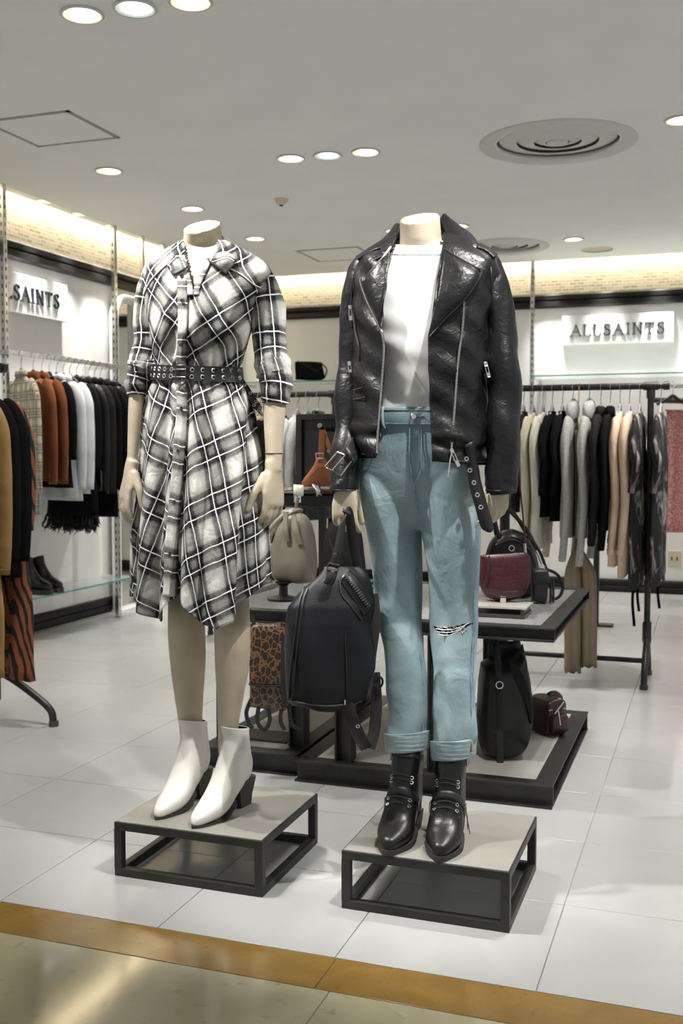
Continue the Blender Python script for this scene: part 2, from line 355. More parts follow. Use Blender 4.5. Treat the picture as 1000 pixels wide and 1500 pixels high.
def mosaic():
    m, nt, b = base('cream_mosaic'); g = N(nt, 'ShaderNodeNewGeometry'); sp = N(nt, 'ShaderNodeSeparateXYZ'); nt.links.new(g.outputs['Position'], sp.inputs[0])
    cx = N(nt, 'ShaderNodeCombineXYZ'); nt.links.new(math_(nt, 'ADD', sp.outputs[0], sp.outputs[1]), cx.inputs[0]); nt.links.new(sp.outputs[2], cx.inputs[1])
    bt = N(nt, 'ShaderNodeTexBrick', Scale=1.0); nt.links.new(cx.outputs[0], bt.inputs['Vector'])
    for k, v in (('Brick Width', .06), ('Row Height', .024), ('Mortar Size', .0035), ('Bias', -.2)): bt.inputs[k].default_value = v
    bt.inputs['Color1'].default_value = (.68, .61, .47, 1); bt.inputs['Color2'].default_value = (.40, .32, .20, 1); bt.inputs['Mortar'].default_value = (.76, .73, .64, 1)
    nt.links.new(bt.outputs[0], b.inputs['Base Color']); b.inputs['Roughness'].default_value = .5; bump(nt, b, math_(nt, 'SUBTRACT', 1.0, bt.outputs['Fac']), .5, .004); return m
M['mosaic'] = mosaic()
# ---------------------------------------------------------------- large lights: ceiling spots are real downlights, built with their lamps further down
OFFN = iter('first second third fourth fifth sixth seventh eighth ninth tenth eleventh twelfth thirteenth fourteenth fifteenth sixteenth seventeenth eighteenth nineteenth twentieth'.split())
def in_frame(p):
    v = np.array(p, float) - CAM; k = v @ FW
    return k > 0 and 0 <= 500 + F * (v @ RT) / k <= 1000 and 0 <= 750 - F * (v @ UP) / k <= 1500
def spot(loc, target, power, size=55, blend=.55, col=(1, .975, .94), r=.035, fixture=None):
    """the beam of one ceiling downlight; lamps of the same ceiling beyond the frame are named _offscreen"""
    nm = 'downlight_beam'
    if not in_frame(loc):
        w_ = next(OFFN); nm = 'downlight_beam_' + w_ + '_offscreen'; fixture.name = 'downlight_' + w_ + '_offscreen'
    l = bpy.data.lights.new(nm, 'SPOT'); l.energy = power; l.spot_size = math.radians(size); l.spot_blend = blend; l.color = col; l.shadow_soft_size = r
    o = bpy.data.objects.new(nm, l); COL.objects.link(o); o.location = loc
    o.rotation_euler = (Vector(target) - Vector(loc)).to_track_quat('-Z', 'Y').to_euler(); return o
# ================================================================ room shell
WX = -4.07; WY = 8.85; FX1 = 3.2; FY0 = -4.0
def struct(name, mb, m, label, parent=None, **k):
    o = mb.build(name, m, parent, **k)
    if parent is None: tag(o, label, None, None, 'structure')
    return o
fl = struct('floor', MB().bb(WX - .1, FX1, FY0, WY + .1, -.08, -.004), M['grout'], 'shop floor of white tiles with ochre border')
# white tiles, ochre border stones and olive stone slabs, each one a piece with its joint
S = .455
def slab(nx, ny, m, name):
    h = .0012; mb = MB(); mb.bb(-nx / 2 + h, nx / 2 - h, -ny / 2 + h, ny / 2 - h, -.02, 0)
    o = mb.build(name, m, None, bevel=.0012); COL.objects.unlink(o); return o
def lay(proto, x, y, dz=0):
    o = proto.copy(); COL.objects.link(o); o.parent = fl; o.location = (x, y, dz)
pt = slab(S, S, M['tile'], 'floor_tile')
x0 = -.335 - 9 * S
for i in range(14):
    for j in range(15):
        lay(pt, x0 + (i + .5) * S, 2.205 + (j + .5) * S, random.uniform(-.0003, .0003))
pg = slab(.91, .145, M['gold'], 'border_stone')
for i in range(8): lay(pg, -.785 + (i - 3.5) * .91, 2.205 - .0725)
ps = slab(.91, .91, M['stone'], 'stone_slab')
for i in range(7):
    for j in range(6): lay(ps, -.75 + (i - 3.5) * .91, 2.06 - (j + .5) * .91)
# walls
wl = struct('wall_left', MB().bb(WX - .12, WX, 2.3, WY + .1, -.02, 2.42), M['wall'], 'white painted wall with sign and clothes rail')
struct('mosaic_frieze', MB().bb(WX - .12, WX + .004, 2.3, WY + .1, 2.42, 2.86), M['mosaic'], '', wl)
wb = struct('wall_back', MB().bb(WX - .1, FX1, WY, WY + .12, -.02, 2.42), M['wall'], 'white painted back wall of the shop')
struct('mosaic_frieze', MB().bb(WX, FX1, WY - .004, WY + .12, 2.42, 2.86), M['mosaic'], '', wb)
def moulding(name, along, z0, z1, th, lab):
    mb = MB(); h = z1 - z0
    prof = [(0, 0), (th * .6, 0), (th, h * .12), (th, h * .42), (th * .7, h * .5), (th, h * .58), (th, h * .86), (th * .75, h), (0, h)]
    A = []
    for s in (0, 1):
        A.append([(WX + p, (2.3, WY)[s], z0 + q) if along == 'y' else ((WX, FX1)[s], WY - p, z0 + q) for p, q in prof])
    mb.add(*loft(np.array(A)))
    return struct(name, mb, M['black_trim'], lab, smooth=False)
moulding('trim_1', 'y', 2.315, 2.43, .045, 'black lacquered moulding along the left wall')
moulding('trim_2', 'x', 2.315, 2.43, .045, 'black lacquered moulding along the back wall')
moulding('baseboard_left', 'y', 0, .105, .03, 'black baseboard along the left wall')
moulding('baseboard_back', 'x', 0, .105, .03, 'black baseboard along the back wall')
# ceiling with real openings for the lamps and vents
LT = [(-2.105, Y) for Y in (2.15, 3.27, 5.2, 7.12)] + [(-1.905, Y) for Y in (2.15, 3.285, 5.21)] + [(-1.70, Y) for Y in (2.15, 3.30, 5.215)] + [(-1.66, 7.12)]
LT += [(X, Y) for X in (-.17, .03, .23) for Y in (2.15, 3.28, 5.2)]
LM = [(-3.13, 3.18), (-3.13, 5.1), (-3.12, 6.06), (-3.13, 7.05), (-.98, 7.83)]
LW = [(-3.925, Y) for Y in (5.65, 6.03, 6.42)] + [(X, 8.69) for X in (-1.275, -.85, -.427, 0, .43)]
V1 = (-.757, 5.38, .385); V2 = (-1.50, 7.95, .33); SPK = (-.863, 8.3, .115)
EX, EY = -3.87, 8.63
def ceil_fill(name, x0, x1, y0, y1, z, holes, lab, parent=None):
    bm = bmesh.new()
    vs_ = [bm.verts.new((x, y, z)) for x, y in ((x0, y0), (x1, y0), (x1, y1), (x0, y1))]
    for k in range(4): bm.edges.new((vs_[k], vs_[(k + 1) % 4]))
    for cx, cy, r in holes:
        c = [bm.verts.new((cx + r * math.cos(a), cy + r * math.sin(a), z)) for a in np.arange(24) * 2 * PI / 24]
        for k in range(24): bm.edges.new((c[k], c[(k + 1) % 24]))
    bmesh.ops.triangle_fill(bm, use_beauty=True, use_dissolve=False, edges=bm.edges[:])
    for f in bm.faces:
        if f.normal.z > 0: f.normal_flip()
    me = bpy.data.meshes.new(name); bm.to_mesh(me); bm.free(); me.materials.append(M['ceil'])
    o = put(bpy.data.objects.new(name, me), parent)
    if parent is None: tag(o, lab, None, None, 'structure')
    return o
RB, RS = .068, .05
cl = ceil_fill('ceiling', EX, FX1, FY0, EY, CEIL, [(x, y, RB) for x, y in LT + LM] + [V1[:2] + (.30,), V2[:2] + (.26,), SPK], 'white painted ceiling with round lamps')
ceil_fill('ceiling_border', WX + .075, EX, 2.3, WY - .075, CEIL + .02, [(x, y, RS) for x, y in LW[:3]], '', cl)
ceil_fill('ceiling_border', EX, FX1, EY, WY - .075, CEIL + .02, [(x, y, RS) for x, y in LW[3:]], '', cl)
mb = MB(); mb.bb(EX - .004, EX, 2.3, EY, CEIL - .001, CEIL + .02).bb(EX, FX1, EY, EY + .004, CEIL - .001, CEIL + .02)
mb.bb(WX + .075, WX + .08, 2.3, WY - .075, CEIL + .02, CEIL + .11).bb(WX + .075, FX1, WY - .08, WY - .075, CEIL + .02, CEIL + .11)
mb.bb(WX, WX + .09, 2.3, WY, 2.80, 2.81).bb(WX, FX1, WY - .09, WY, 2.80, 2.81).bb(WX - .12, FX1, FY0, WY + .12, 2.9, 2.95)  # last slab is added unseen over the ceiling to block world light
struct('ceiling_edge_and_light_block', mb, M['ceil'], '', cl, smooth=False)
# cove light strips in the slot along the walls
tag(MB().bb(WX + .035, WX + .06, 2.3, WY - .08, 2.755, 2.79).build('cove_light_strip', M['cove'], smooth=False), 'warm glowing cove light strip in the slot above the left wall', 'light strip')
tag(MB().bb(WX + .08, FX1, WY - .06, WY - .035, 2.755, 2.79).build('cove_light_strip', M['cove'], smooth=False), 'warm glowing cove light strip in the slot above the back wall', 'light strip')
def lamp_proto(r, label, group, tilt, lampmat):
    t = thing('downlight', label, 'lamp', (0, 0, 0), 0, group)
    MB().lathe([(r * .94, .0), (r * 1.10, -.001), (r * 1.13, -.005), (r * 1.08, -.008), (r * .99, -.008), (r * .95, -.003), (r * .94, .0)], n=28, caps=(False, False)).build('trim_ring', M['vent'], t, True)
    MB().lathe([(r * .955, -.004), (r * .955, .05), (r * .9, .085), (.001, .09)], n=28, caps=(False, False)).build('housing', M['reflector'], t, True)
    mb = MB(); mb.lathe([(.001, -.004), (r * .52, -.003), (r * .6, .003), (r * .52, .018), (.001, .02)], n=24, caps=(False, False))
    o = mb.build('lamp', lampmat, t, True); o.location = (-.012, 0, .034); o.rotation_euler = (tilt, 0, .4); return t
GL = 'recessed ceiling downlights'
pb = lamp_proto(RB, 'round recessed downlight with tilted lamp in the open ceiling', GL, .45, M['lamp'])
pc = lamp_proto(RB, 'bluish cool-white recessed downlight, middle one of its row of three', GL, .1, M['lampcool'])
pw = lamp_proto(RS, 'small recessed downlight in the ceiling border near a wall', GL, .2, M['lamp'])
def use(proto, x, y, z, done={}):
    k = proto.as_pointer(); o = copy_tree(proto) if k in done else proto
    done[k] = 1; o.name = 'downlight'; o.location = (x, y, z); return o
ORD = 'first second third fourth fifth sixth seventh eighth ninth tenth'.split()
for i, (x, y) in enumerate(LT):
    cool = abs(x + 1.905) < .01 or abs(x - .03) < .01
    o = use(pc if cool else pb, x, y, CEIL)
    o['label'] = ('bluish cool-white' if cool else 'warm white') + ' downlight, ' + ('middle' if cool else 'left-wall end' if abs(x + 2.105) < .01 or abs(x + .17) < .01 else 'far end') + ' of three ' + {2: 'over the plinths', 3: 'before the framed hatch', 5: 'beside the large diffuser', 7: 'behind the mannequins'}[int(y)] + (', entrance side' if x > -1 else '')
    if y < 2.5:   # front row, aimed at the two mannequins
        tx, ty = ((-1.35, 2.62) if x < -1.8 else (-1.05, 2.62)) if x < -1 else ((-.66, 2.65) if x < -.1 else (-.9, 2.6) if x < .1 else (-1.3, 2.62))
        spot((x, y, CEIL - .03), (tx, ty, 1.25), SPOT_MAIN * (2.0 if x in (-1.70, -.17) else .9 if x == -1.905 else .3), 46, .6, r=.02, fixture=o)
    else: spot((x, y, CEIL - .03), (x + (0 if x > -1 else (x + 1.9) * 1.5), y - .1, 0), SPOT_ROOM * (.8 if y < 4 else .9), 78, .8, fixture=o)
for i, (x, y) in enumerate(LM):
    o = use(pb, x, y, CEIL); o['label'] = ('single downlight in front of the beige speaker' if i == 4 else ORD[3 - i] + ' single downlight from the back in the line over the left aisle')
    spot((x, y, CEIL - .03), (x - .5 if x < -2 else x, y, .6), SPOT_ROOM, 75, .8, fixture=o)
for i, (x, y) in enumerate(LW):
    o = use(pw, x, y, CEIL + .02); o['label'] = ('small border downlight along the left wall, ' + ('nearest the sign', 'between sign and post', 'behind the slotted post')[i]) if i < 3 else ORD[i - 3] + ' small border downlight right of the slotted post along the back wall'
    spot((x, y, CEIL - .015), (x - (.05 if x < -3.9 else 0), y + (0 if x < -3.9 else .05), 1.2), SPOT_WALL, 52, 1.0, fixture=o)
# vents, hatch, speaker, detector
def vent(v, label):
    t = thing('ceiling_vent', label, 'air vent', (v[0], v[1], CEIL)); r = v[2]
    MB().lathe([(r * .78, .012), (r * .80, -.004), (r * .97, -.010), (r, -.006), (r, 0), (r * .98, .002)], n=48, caps=(False, False)).build('flange', M['vent'], t, True)
    for k, (a, b, zz) in enumerate(((.76, .54, .0), (.52, .32, -.002), (.31, .17, -.004))):
        MB().lathe([(r * a, .035 + zz), (r * a * .985, .02 + zz), (r * b, .002 + zz), (r * (b - .02), .004 + zz), (r * (a - .03), .04 + zz), (r * a, .035 + zz)], n=40, caps=(False, False)).build('louvre_ring', M['vent'], t, True)
    MB().lathe([(.001, -.006), (r * .12, -.006), (r * .14, .0), (r * .1, .02), (.001, .03)], n=24, caps=(False, False)).build('centre_disc', M['vent'], t, True)
    MB().lathe([(r * .80, .0), (r * .8, .10), (.001, .11)], n=32, caps=(False, False)).build('duct', M['hatchgap'], t, True)
vent(V1, 'large round ceiling air diffuser with nested rings above the right rack')
vent(V2, 'round ceiling air diffuser half hidden behind the leather jacket shoulder')
def hatch(x0, x1, y0, y1, label):
    t = thing('ceiling_hatch', label, 'access hatch', ((x0 + x1) / 2, (y0 + y1) / 2, CEIL))
    mb = MB(); f = .020
    for a in ((x0, x1, y0, y0 + f), (x0, x1, y1 - f, y1), (x0, x0 + f, y0, y1), (x1 - f, x1, y0, y1)): mb.bb(*a, CEIL - .004, CEIL)
    mb.build('frame', M['hatchgap'], t, smooth=False); MB().bb(x0 + f, x1 - f, y0 + f, y1 - f, CEIL - .0025, CEIL).build('panel', M['ceil'], t, smooth=False)
hatch(-3.22, -2.75, 4.15, 4.59, 'square ceiling hatch with grey metal frame beside the left wall')
a_ = onz(433, 367, CEIL); hatch(a_[0], a_[0] + .5, a_[1], a_[1] + .5, 'square ceiling hatch behind the two mannequins')
t = thing('ceiling_speaker', 'beige round ceiling speaker grille above the back wall sign', 'speaker', (SPK[0], SPK[1], CEIL))
MB().lathe([(.001, .012), (SPK[2] * .9, .010), (SPK[2], .004), (SPK[2] * 1.06, -.002), (SPK[2] * 1.06, 0)], n=32, caps=(False, False)).build('grille', M['plastic'], t, True)
MB().torus((0, 0, 0), SPK[2] * 1.03, .004, n=32).build('rim', M['vent'], t, True)
t = thing('smoke_detector', 'small beige dome smoke detector on the ceiling', 'detector', (-2.5, 6.02, CEIL))
MB().lathe([(.045, 0), (.045, -.006), (.038, -.012), (.001, -.012)], n=28, caps=(False, False)).build('mount', M['plastic'], t, True)
MB().lathe([(.036, -.012), (.032, -.026), (.020, -.034), (.001, -.036)], n=28, caps=(False, False)).build('dome', M['plastic'], t, True)
MB().lathe([(.013, -.033), (.011, -.042), (.001, -.043)], n=16, caps=(False, False)).build('sensor', M['slot'], t, True)
# signs
def stroke_letters(parent, origin, ux, size, gap, nrm):
    """slab-serif capitals built from strokes, one child per letter"""
    G = {'A': ([[(0, 0), (.42, 1), (.84, 0)], [(.17, .36), (.67, .36)]], .84, [(0, 0), (.84, 0)]), 'L': ([[(.1, 1), (.1, 0), (.6, 0), (.6, .16)]], .62, [(.1, 1)]),
         'S': ([[(.56, .80), (.50, .95), (.3, 1.0), (.1, .9), (.08, .70), (.3, .54), (.52, .40), (.56, .2), (.42, .03), (.22, 0), (.06, .10), (.04, .24)]], .6, []),
         'I': ([[(.15, 0), (.15, 1)]], .3, [(.15, 0), (.15, 1)]), 'N': ([[(.1, 0), (.1, 1), (.72, 0), (.72, 1)]], .82, [(.1, 0), (.72, 1), (.1, 1)]),
         'T': ([[(.02, .84), (.02, 1), (.72, 1), (.72, .84)], [(.37, 1), (.37, 0)]], .74, [(.37, 0)])}
    x = 0; tot = sum(G[c][1] for c in 'ALLSAINTS') + gap * 8; x = -tot / 2
    o3 = np.array(origin); ux = np.array(ux, float); uz = np.array([0, 0, 1.0]); nrm = np.array(nrm, float)
    for ch in 'ALLSAINTS':
        st, wd, ser = G[ch]; mb = MB()
        for s in st:
            P = np.array(s, float)
            if ch == 'S': P = crv(P, 36)
            for a, b in zip(P[:-1], P[1:]):
                dv = b - a; L = np.linalg.norm(dv)
                thin = .05 if (ch in 'AN' and dv[0] * dv[1] > 0) or abs(dv[1]) < .2 * abs(dv[0]) else .105
                c = (a + b) / 2; pos = o3 + (ux * (x + c[0]) + uz * (c[1] - .5)) * size + nrm * .005
                e1 = (ux * dv[0] + uz * dv[1]) / L; e2 = np.cross(nrm, e1)
                mb.box(pos, ((L + (.06 if ch != 'S' else .03)) * size, thin * size, .010), R=np.stack([e1, e2, nrm], 1))
        for q in ser:
            pos = o3 + (ux * (x + q[0]) + uz * (q[1] - .5)) * size + nrm * .005
            mb.box(pos, (.34 * size, .06 * size, .010), R=np.stack([ux, uz, nrm], 1))
        mb.build('letter', M['letter'], parent, smooth=False); x += wd + gap
t = thing('wall_sign', 'white panel sign with dark ALLSAINTS lettering on the back wall', 'sign', (-.75, WY, 2.125))
MB().bb(-1.185, -.315, WY - .045, WY - .003, 2.008, 2.243).build('panel', M['white_gloss'], t, smooth=False, bevel=.003)
stroke_letters(t, (-.75, WY - .045, 2.122), (1, 0, 0), .088, .28, (0, -1, 0))
t = thing('wall_sign', 'white panel sign with ALLSAINTS lettering on the left wall behind a post', 'sign', (WX, 5.60, 2.115))
MB().bb(WX + .003, WX + .045, 5.16, 6.03, 1.99, 2.232).build('panel', M['white_gloss'], t, smooth=False, bevel=.003)
stroke_letters(t, (WX + .045, 5.565, 2.112), (0, 1, 0), .088, .28, (1, 0, 0))
t = thing('wall_outlet', 'cream wall outlet plate low on the back wall', 'outlet', (-.28, WY, .3))
MB().bb(-.33, -.23, WY - .012, WY - .001, .22, .35).build('plate', M['plastic'], t, smooth=False, bevel=.004)
for dx in (-.02, .02): MB().bb(-.28 + dx - .006, -.28 + dx + .006, WY - .014, WY - .011, .27, .30).build('socket', M['slot'], t, smooth=False)
# slotted wall posts
def post(x, y, label, z1=CEIL, w=.032, slots=True):
    t = thing('slotted_post', label, 'post', (x, y, 0), 0, 'slotted chrome posts')
    MB().bb(x - w / 2, x + w / 2, y - w / 2, y + w / 2, 0, z1 + .005).build('upright', M['chrome'], t, smooth=False, bevel=.003)
    if slots:
        mb = MB()
        for k in range(int((z1 - .1) / .05)):
            z = .08 + k * .05
            mb.bb(x + w / 2 - .002, x + w / 2 + .0012, y - .004, y + .004, z, z + .022); mb.bb(x - .004, x + .004, y - w / 2 - .0012, y - w / 2 + .002, z, z + .022)
        o = mb.build('slots', M['slot'], t, smooth=False); o['kind'] = 'stuff'
    MB().bb(x - w * .8, x + w * .8, y - w * .8, y + w * .8, 0, .006).build('foot_plate', M['chrome'], t, smooth=False)
post(-3.86, 5.15, 'slotted chrome post in front of the left wall sign')
post(-3.86, 6.34, 'slotted chrome post at the far end of the left wall clothes rail')
post(-3.86, 6.72, 'plain chrome post rising behind the arched mirror', w=.026, slots=False)
post(-3.86, 7.02, 'plain chrome post between arched mirror and back wall', w=.034, slots=False)
for X, l in ((-1.40, 'chrome post on the back wall left of the sign'), (-2.6, 'chrome post on the back wall between the mannequins'), (.2, 'chrome post on the back wall right of the sign')):
    post(X, WY - .21, l)
# shelves and rails
def glass_shelf(x0, x1, y0, y1, z, label, front):
    t = thing('glass_shelf', label, 'shelf', ((x0 + x1) / 2, (y0 + y1) / 2, z))
    MB().bb(x0, x1, y0, y1, z, z + .010).build('pane', M['glass'], t, smooth=False)
    e = (x0, x1, y0 - .002, y0 + .001, z, z + .010) if front == 'y' else (x1 - .001, x1 + .002, y0, y1, z, z + .010)
    MB().bb(*e).build('edge', M['glassedge'], t, smooth=False)
    mb = MB()
    if front == 'y':
        for X in (x0 + .02, x1 - .02): mb.bb(X - .008, X + .008, y0 + .02, y1, z - .022, z)
    else:
        for Y in (y0 + .02, y1 - .02): mb.bb(x0, x1 - .02, Y - .008, Y + .008, z - .022, z)
    mb.build('bracket', M['chrome'], t, smooth=False)
glass_shelf(WX + .002, -3.80, 5.17, 6.50, .262, 'low clear glass shelf holding ankle boots at the left wall', 'x')
glass_shelf(-1.38, .9, 8.46, WY - .002, 1.735, 'clear glass shelf with green edge under the back wall sign', 'y')
glass_shelf(-3.95, -2.3, 8.46, WY - .002, 1.735, 'clear glass shelf holding a black bag on the back wall', 'y')
def bar_rail(p, q, label, z, m):
    t = thing('wall_rail', label, 'rail', p); p = np.array(p); q = np.array(q); d = (q - p) / np.linalg.norm(q - p)
    o = np.array([WX, p[1], z]) if abs(d[1]) > .5 else np.array([p[0], WY, z])
    c = (p + q) / 2; sz = (.012, abs(q - p)[1], .030) if abs(d[1]) > .5 else (abs(q - p)[0], .012, .030)
    MB().box(c, sz).build('bar', m, t, smooth=False, bevel=.003)
    for e in (p + d * .03, q - d * .03):
        w_ = np.array([WX, e[1], z]) if abs(d[1]) > .5 else np.array([e[0], WY - .0, z])
        MB().box((e + w_) / 2, (abs(e - w_)[0] + .01, .014, .026) if abs(d[1]) > .5 else (.014, abs(e - w_)[1] + .01, .026)).build('bracket', m, t, smooth=False)
RLX = -3.79
bar_rail((RLX, 5.08, 1.712), (RLX, 6.33, 1.712), 'brushed steel clothes rail on the left wall', 1.712, M['chrome'])
bar_rail((-1.35, 8.50, 1.64), (.9, 8.50, 1.64), 'flat steel rail on the back wall below the glass shelf', 1.64, M['chrome'])
# arched mirror
t = thing('arched_mirror', 'tall white framed mirror with rounded top beside the left wall', 'mirror', (-4.0, 6.78, 0))
y0, y1, zt, r = 6.56, 7.16, 2.235, .16
arc = [(y0, .0), (y0, zt - r)] + [(y0 + r - r * math.cos(a), zt - r + r * math.sin(a)) for a in np.linspace(.2, PI / 2, 7)] + [(y1 - r + r * math.sin(a), zt - r + r * math.cos(a)) for a in np.linspace(0, PI / 2 - .2, 7)] + [(y1, zt - r), (y1, 0)]
MB().tube([(-4.0, y, z) for y, z in arc], .033, 12, up=(1, 0, 0)).build('frame', M['white_gloss'], t)
V = [(-4.0, y, max(z, .01)) for y, z in arc] + [(-4.015, y, max(z, .01)) for y, z in arc]; n_ = len(arc)
mk('mirror_pane', V, [tuple(range(n_)), tuple(range(2 * n_ - 1, n_ - 1, -1))] + [(k, (k + 1) % n_, n_ + (k + 1) % n_, n_ + k) for k in range(n_)], M['mirror'], t, smooth=False)
MB().bb(-4.035, -3.95, 6.54, 7.18, 0, .015).build('base', M['white_gloss'], t, smooth=False)
# plinths
def plinth(x0, x1, y0, y1, z1, label):
    t = thing('display_plinth', label, 'plinth', ((x0 + x1) / 2, (y0 + y1) / 2, 0)); b = .022
    for z in (b / 2, z1 - b / 2 - .002):
        MB().bb(x0, x1, y0, y0 + b, z - b / 2, z + b / 2).build('frame_bar', M['steel'], t, smooth=False, bevel=.0015); MB().bb(x0, x1, y1 - b, y1, z - b / 2, z + b / 2).build('frame_bar', M['steel'], t, smooth=False, bevel=.0015)
        MB().bb(x0, x0 + b, y0 + b, y1 - b, z - b / 2, z + b / 2).build('frame_bar', M['steel'], t, smooth=False, bevel=.0015); MB().bb(x1 - b, x1, y0 + b, y1 - b, z - b / 2, z + b / 2).build('frame_bar', M['steel'], t, smooth=False, bevel=.0015)
    for x in (x0, x1 - b):
        for y in (y0, y1 - b): MB().bb(x, x + b, y, y + b, b, z1 - b - .002).build('leg', M['steel'], t, smooth=False)
    MB().bb(x0 + .004, x1 - .004, y0 + .004, y1 - .004, z1 - .014, z1).build('top_board', M['concrete'], t, smooth=False, bevel=.001)
    return t
PZ = .150
plinth(-1.51, -1.074, 2.445, 2.85, PZ, 'low square black steel plinth with grey top under white boots')
plinth(-.862, -.438, 2.455, 2.865, PZ, 'low square black steel plinth with grey top under black boots')
# ================================================================ mannequins and what they wear
class Prof:
    """body outline: rows of (photo row, left edge, right edge, front depth, back depth); d0 distance, k turn of the body"""
    def __init__(s, rows, d0, n=2.2, k=-.33, sm=9):
        R = np.array(rows, float); g = np.arange(R[0, 0], R[-1, 0] + 1.0); A = np.stack([np.interp(g, R[:, 0], R[:, c]) for c in range(1, 5)], 1)
        ker = np.hanning(2 * sm + 3)[1:-1]; ker /= ker.sum()
        A = np.stack([np.convolve(np.concatenate([np.full(sm, A[0, c]), A[:, c], np.full(sm, A[-1, c])]), ker, 'valid') for c in range(4)], 1)
        s.g, s.A, s.d0, s.n, s.k = g, A, d0, n, k
    def row(s, py): return [np.interp(py, s.g, s.A[:, c]) for c in range(4)]
    def pt(s, th, py, lift=0.0):
        xl, xr, bf, bb = s.row(py); hw = (xr - xl) / 2; cx = (xl + xr) / 2; m = s.d0 / F
        u, v = np.cos(th), np.sin(th); su = np.sign(u) * abs(u) ** (2 / s.n); sv = np.sign(v) * abs(v) ** (2 / s.n)
        px = cx + (hw + lift / m) * su; d = s.d0 + s.k * hw * m * su - np.where(sv > 0, (bf + lift) * sv, (bb + lift) * sv)
        return hp(px, py, d)
    def th_of(s, px, py):
        xl, xr, bf, bb = s.row(py); u = np.clip((px - (xl + xr) / 2) / ((xr - xl) / 2), -1, 1)
        return np.arccos(np.sign(u) * abs(u) ** (s.n / 2))
    def ond(s, px, py, l=0.0):
        p = s.pt(s.th_of(px, py), py); return hp(px, py, (p - CAM) @ HF - l)
    def on(s, px, py, lift=0.0): return s.pt(s.th_of(px, py), py, lift)
def rings_from(p, pys, n=48, lift=0.0):
    th = np.arange(n) * 2 * PI / n
    return np.array([p.pt(th, py, lift) for py in pys])
def limb(mb, pts, d0, n=20, k=24, disp=None, flat=1.0):
    """pts: (px, py, radius px, depth offset)"""
    A = crv(np.array(pts, float), k); P = hp(A[:, 0], A[:, 1], d0 + A[:, 3]); r = A[:, 2] * (d0 + A[:, 3]) / F
    mb.tube(P, r, n, flat=flat, up=tuple(-HF), disp=disp); return P
def hand(mb, wrist, down, back, thumb, L=.175, curl=(.25, .3, .35, .4), base_curl=.15, thumb_out=.5, spread=.05, thumb_curl=.25):
    """closed tapering shapes of a hand; down: finger direction, back: normal of the back of the hand, thumb: side of the thumb"""
    w = np.array(wrist, float); z = np.array(down, float); z /= np.linalg.norm(z); b = np.array(back, float); b -= z * (b @ z); b /= np.linalg.norm(b)
    t = np.cross(b, z); t *= 1 if t @ np.array(thumb, float) > 0 else -1
    pal = L * .50
    mb.add(*loft(np.array([w + z * f * pal + np.cos(np.arange(16) * PI / 8)[:, None] * t * hw_ * L + np.sin(np.arange(16) * PI / 8)[:, None] * b * hb * L + t * o * L
                           for f, hw_, hb, o in ((-.25, .13, .11, 0), (.05, .14, .105, 0), (.35, .19, .085, .015), (.7, .225, .075, .01), (1.0, .215, .062, 0), (1.1, .18, .04, 0))])))
    for i, (off, fl, r) in enumerate(((.165, .42, .050), (.055, .48, .052), (-.055, .44, .050), (-.160, .36, .044))):
        p = w + z * pal * (.92 - .05 * abs(i - 1)) + t * off * L; a = base_curl; P = [p - z * .01]; q = p.copy()
        for s_, f in enumerate((.42, .33, .25)):
            dirv = z * math.cos(a) - b * math.sin(a) + t * spread * (1.5 - i); dirv /= np.linalg.norm(dirv); q = q + dirv * fl * L * f; P.append(q.copy()); a += curl[i] * (1.0, 1.15, .8)[s_]
        C = crv(np.array(P), 14); rr = np.interp(np.linspace(0, 1, 14), [0, .35, .7, .93, 1], [1.0, 1.02, .88, .74, .45]) * r * L
        mb.tube(C, rr, 10)
    p = w + z * pal * .12 + t * .12 * L - b * .03 * L; d1 = z * .75 + t * thumb_out - b * .25; d1 /= np.linalg.norm(d1); d2 = z * .95 + t * (thumb_out - thumb_curl) - b * .35; d2 /= np.linalg.norm(d2)
    C = crv(np.array([p, p + d1 * .2 * L, p + d1 * .34 * L, p + d1 * .34 * L + d2 * .17 * L, p + d1 * .34 * L + d2 * .30 * L]), 14)
    mb.tube(C, np.interp(np.linspace(0, 1, 14), [0, .3, .7, .93, 1], [.075, .07, .058, .048, .028]) * L, 10)
# ------------------------------------------------ mannequin in the plaid dress
DA = 2.95
PA = Prof([(350, 268, 326, .045, .06), (358, 255, 342, .06, .07), (370, 234, 366, .075, .085), (384, 216, 388, .088, .095), (400, 207, 400, .10, .10), (425, 209, 385, .115, .105), (460, 213, 370, .128, .105),
           (485, 217, 367, .13, .10), (512, 224, 359, .105, .09), (546, 229, 347, .088, .085), (575, 217, 357, .098, .095), (600, 209, 370, .115, .11), (660, 203, 379, .130, .125),
           (720, 196, 385, .140, .135), (776, 191, 390, .15, .145), (830, 190, 391, .157, .15), (930, 189, 392, .16, .15)], DA)
ta = thing('mannequin', 'headless linen coloured mannequin wearing plaid dress and white boots', 'mannequin', onz(300, 1180, PZ))
mb = MB()
mb.add(*loft(np.concatenate([rings_from(PA, [352, 356, 362, 370, 380, 395, 415, 440, 470, 500, 530, 560], 40, -.014), rings_from(PA, [600, 640, 680], 40, -.045)])))
th = np.arange(40) * 2 * PI / 40
nk = [hp(297 + 34 * np.cos(th), 385 + 2 * np.sin(th), DA - .045 * np.sin(th)), hp(297 + 30 * np.cos(th), 360 + 0 * th, DA - .05 * np.sin(th) + .01), hp(297 + 28 * np.cos(th), 345 + 2 * np.sin(th), DA - .054 * np.sin(th) - .008),
      hp(295.5 + 27 * np.cos(th), 331 + 7.5 * np.sin(th) - 5 * np.cos(th), DA - .054 * np.sin(th) - .016)]
mb.add(*loft(np.array(nk)))
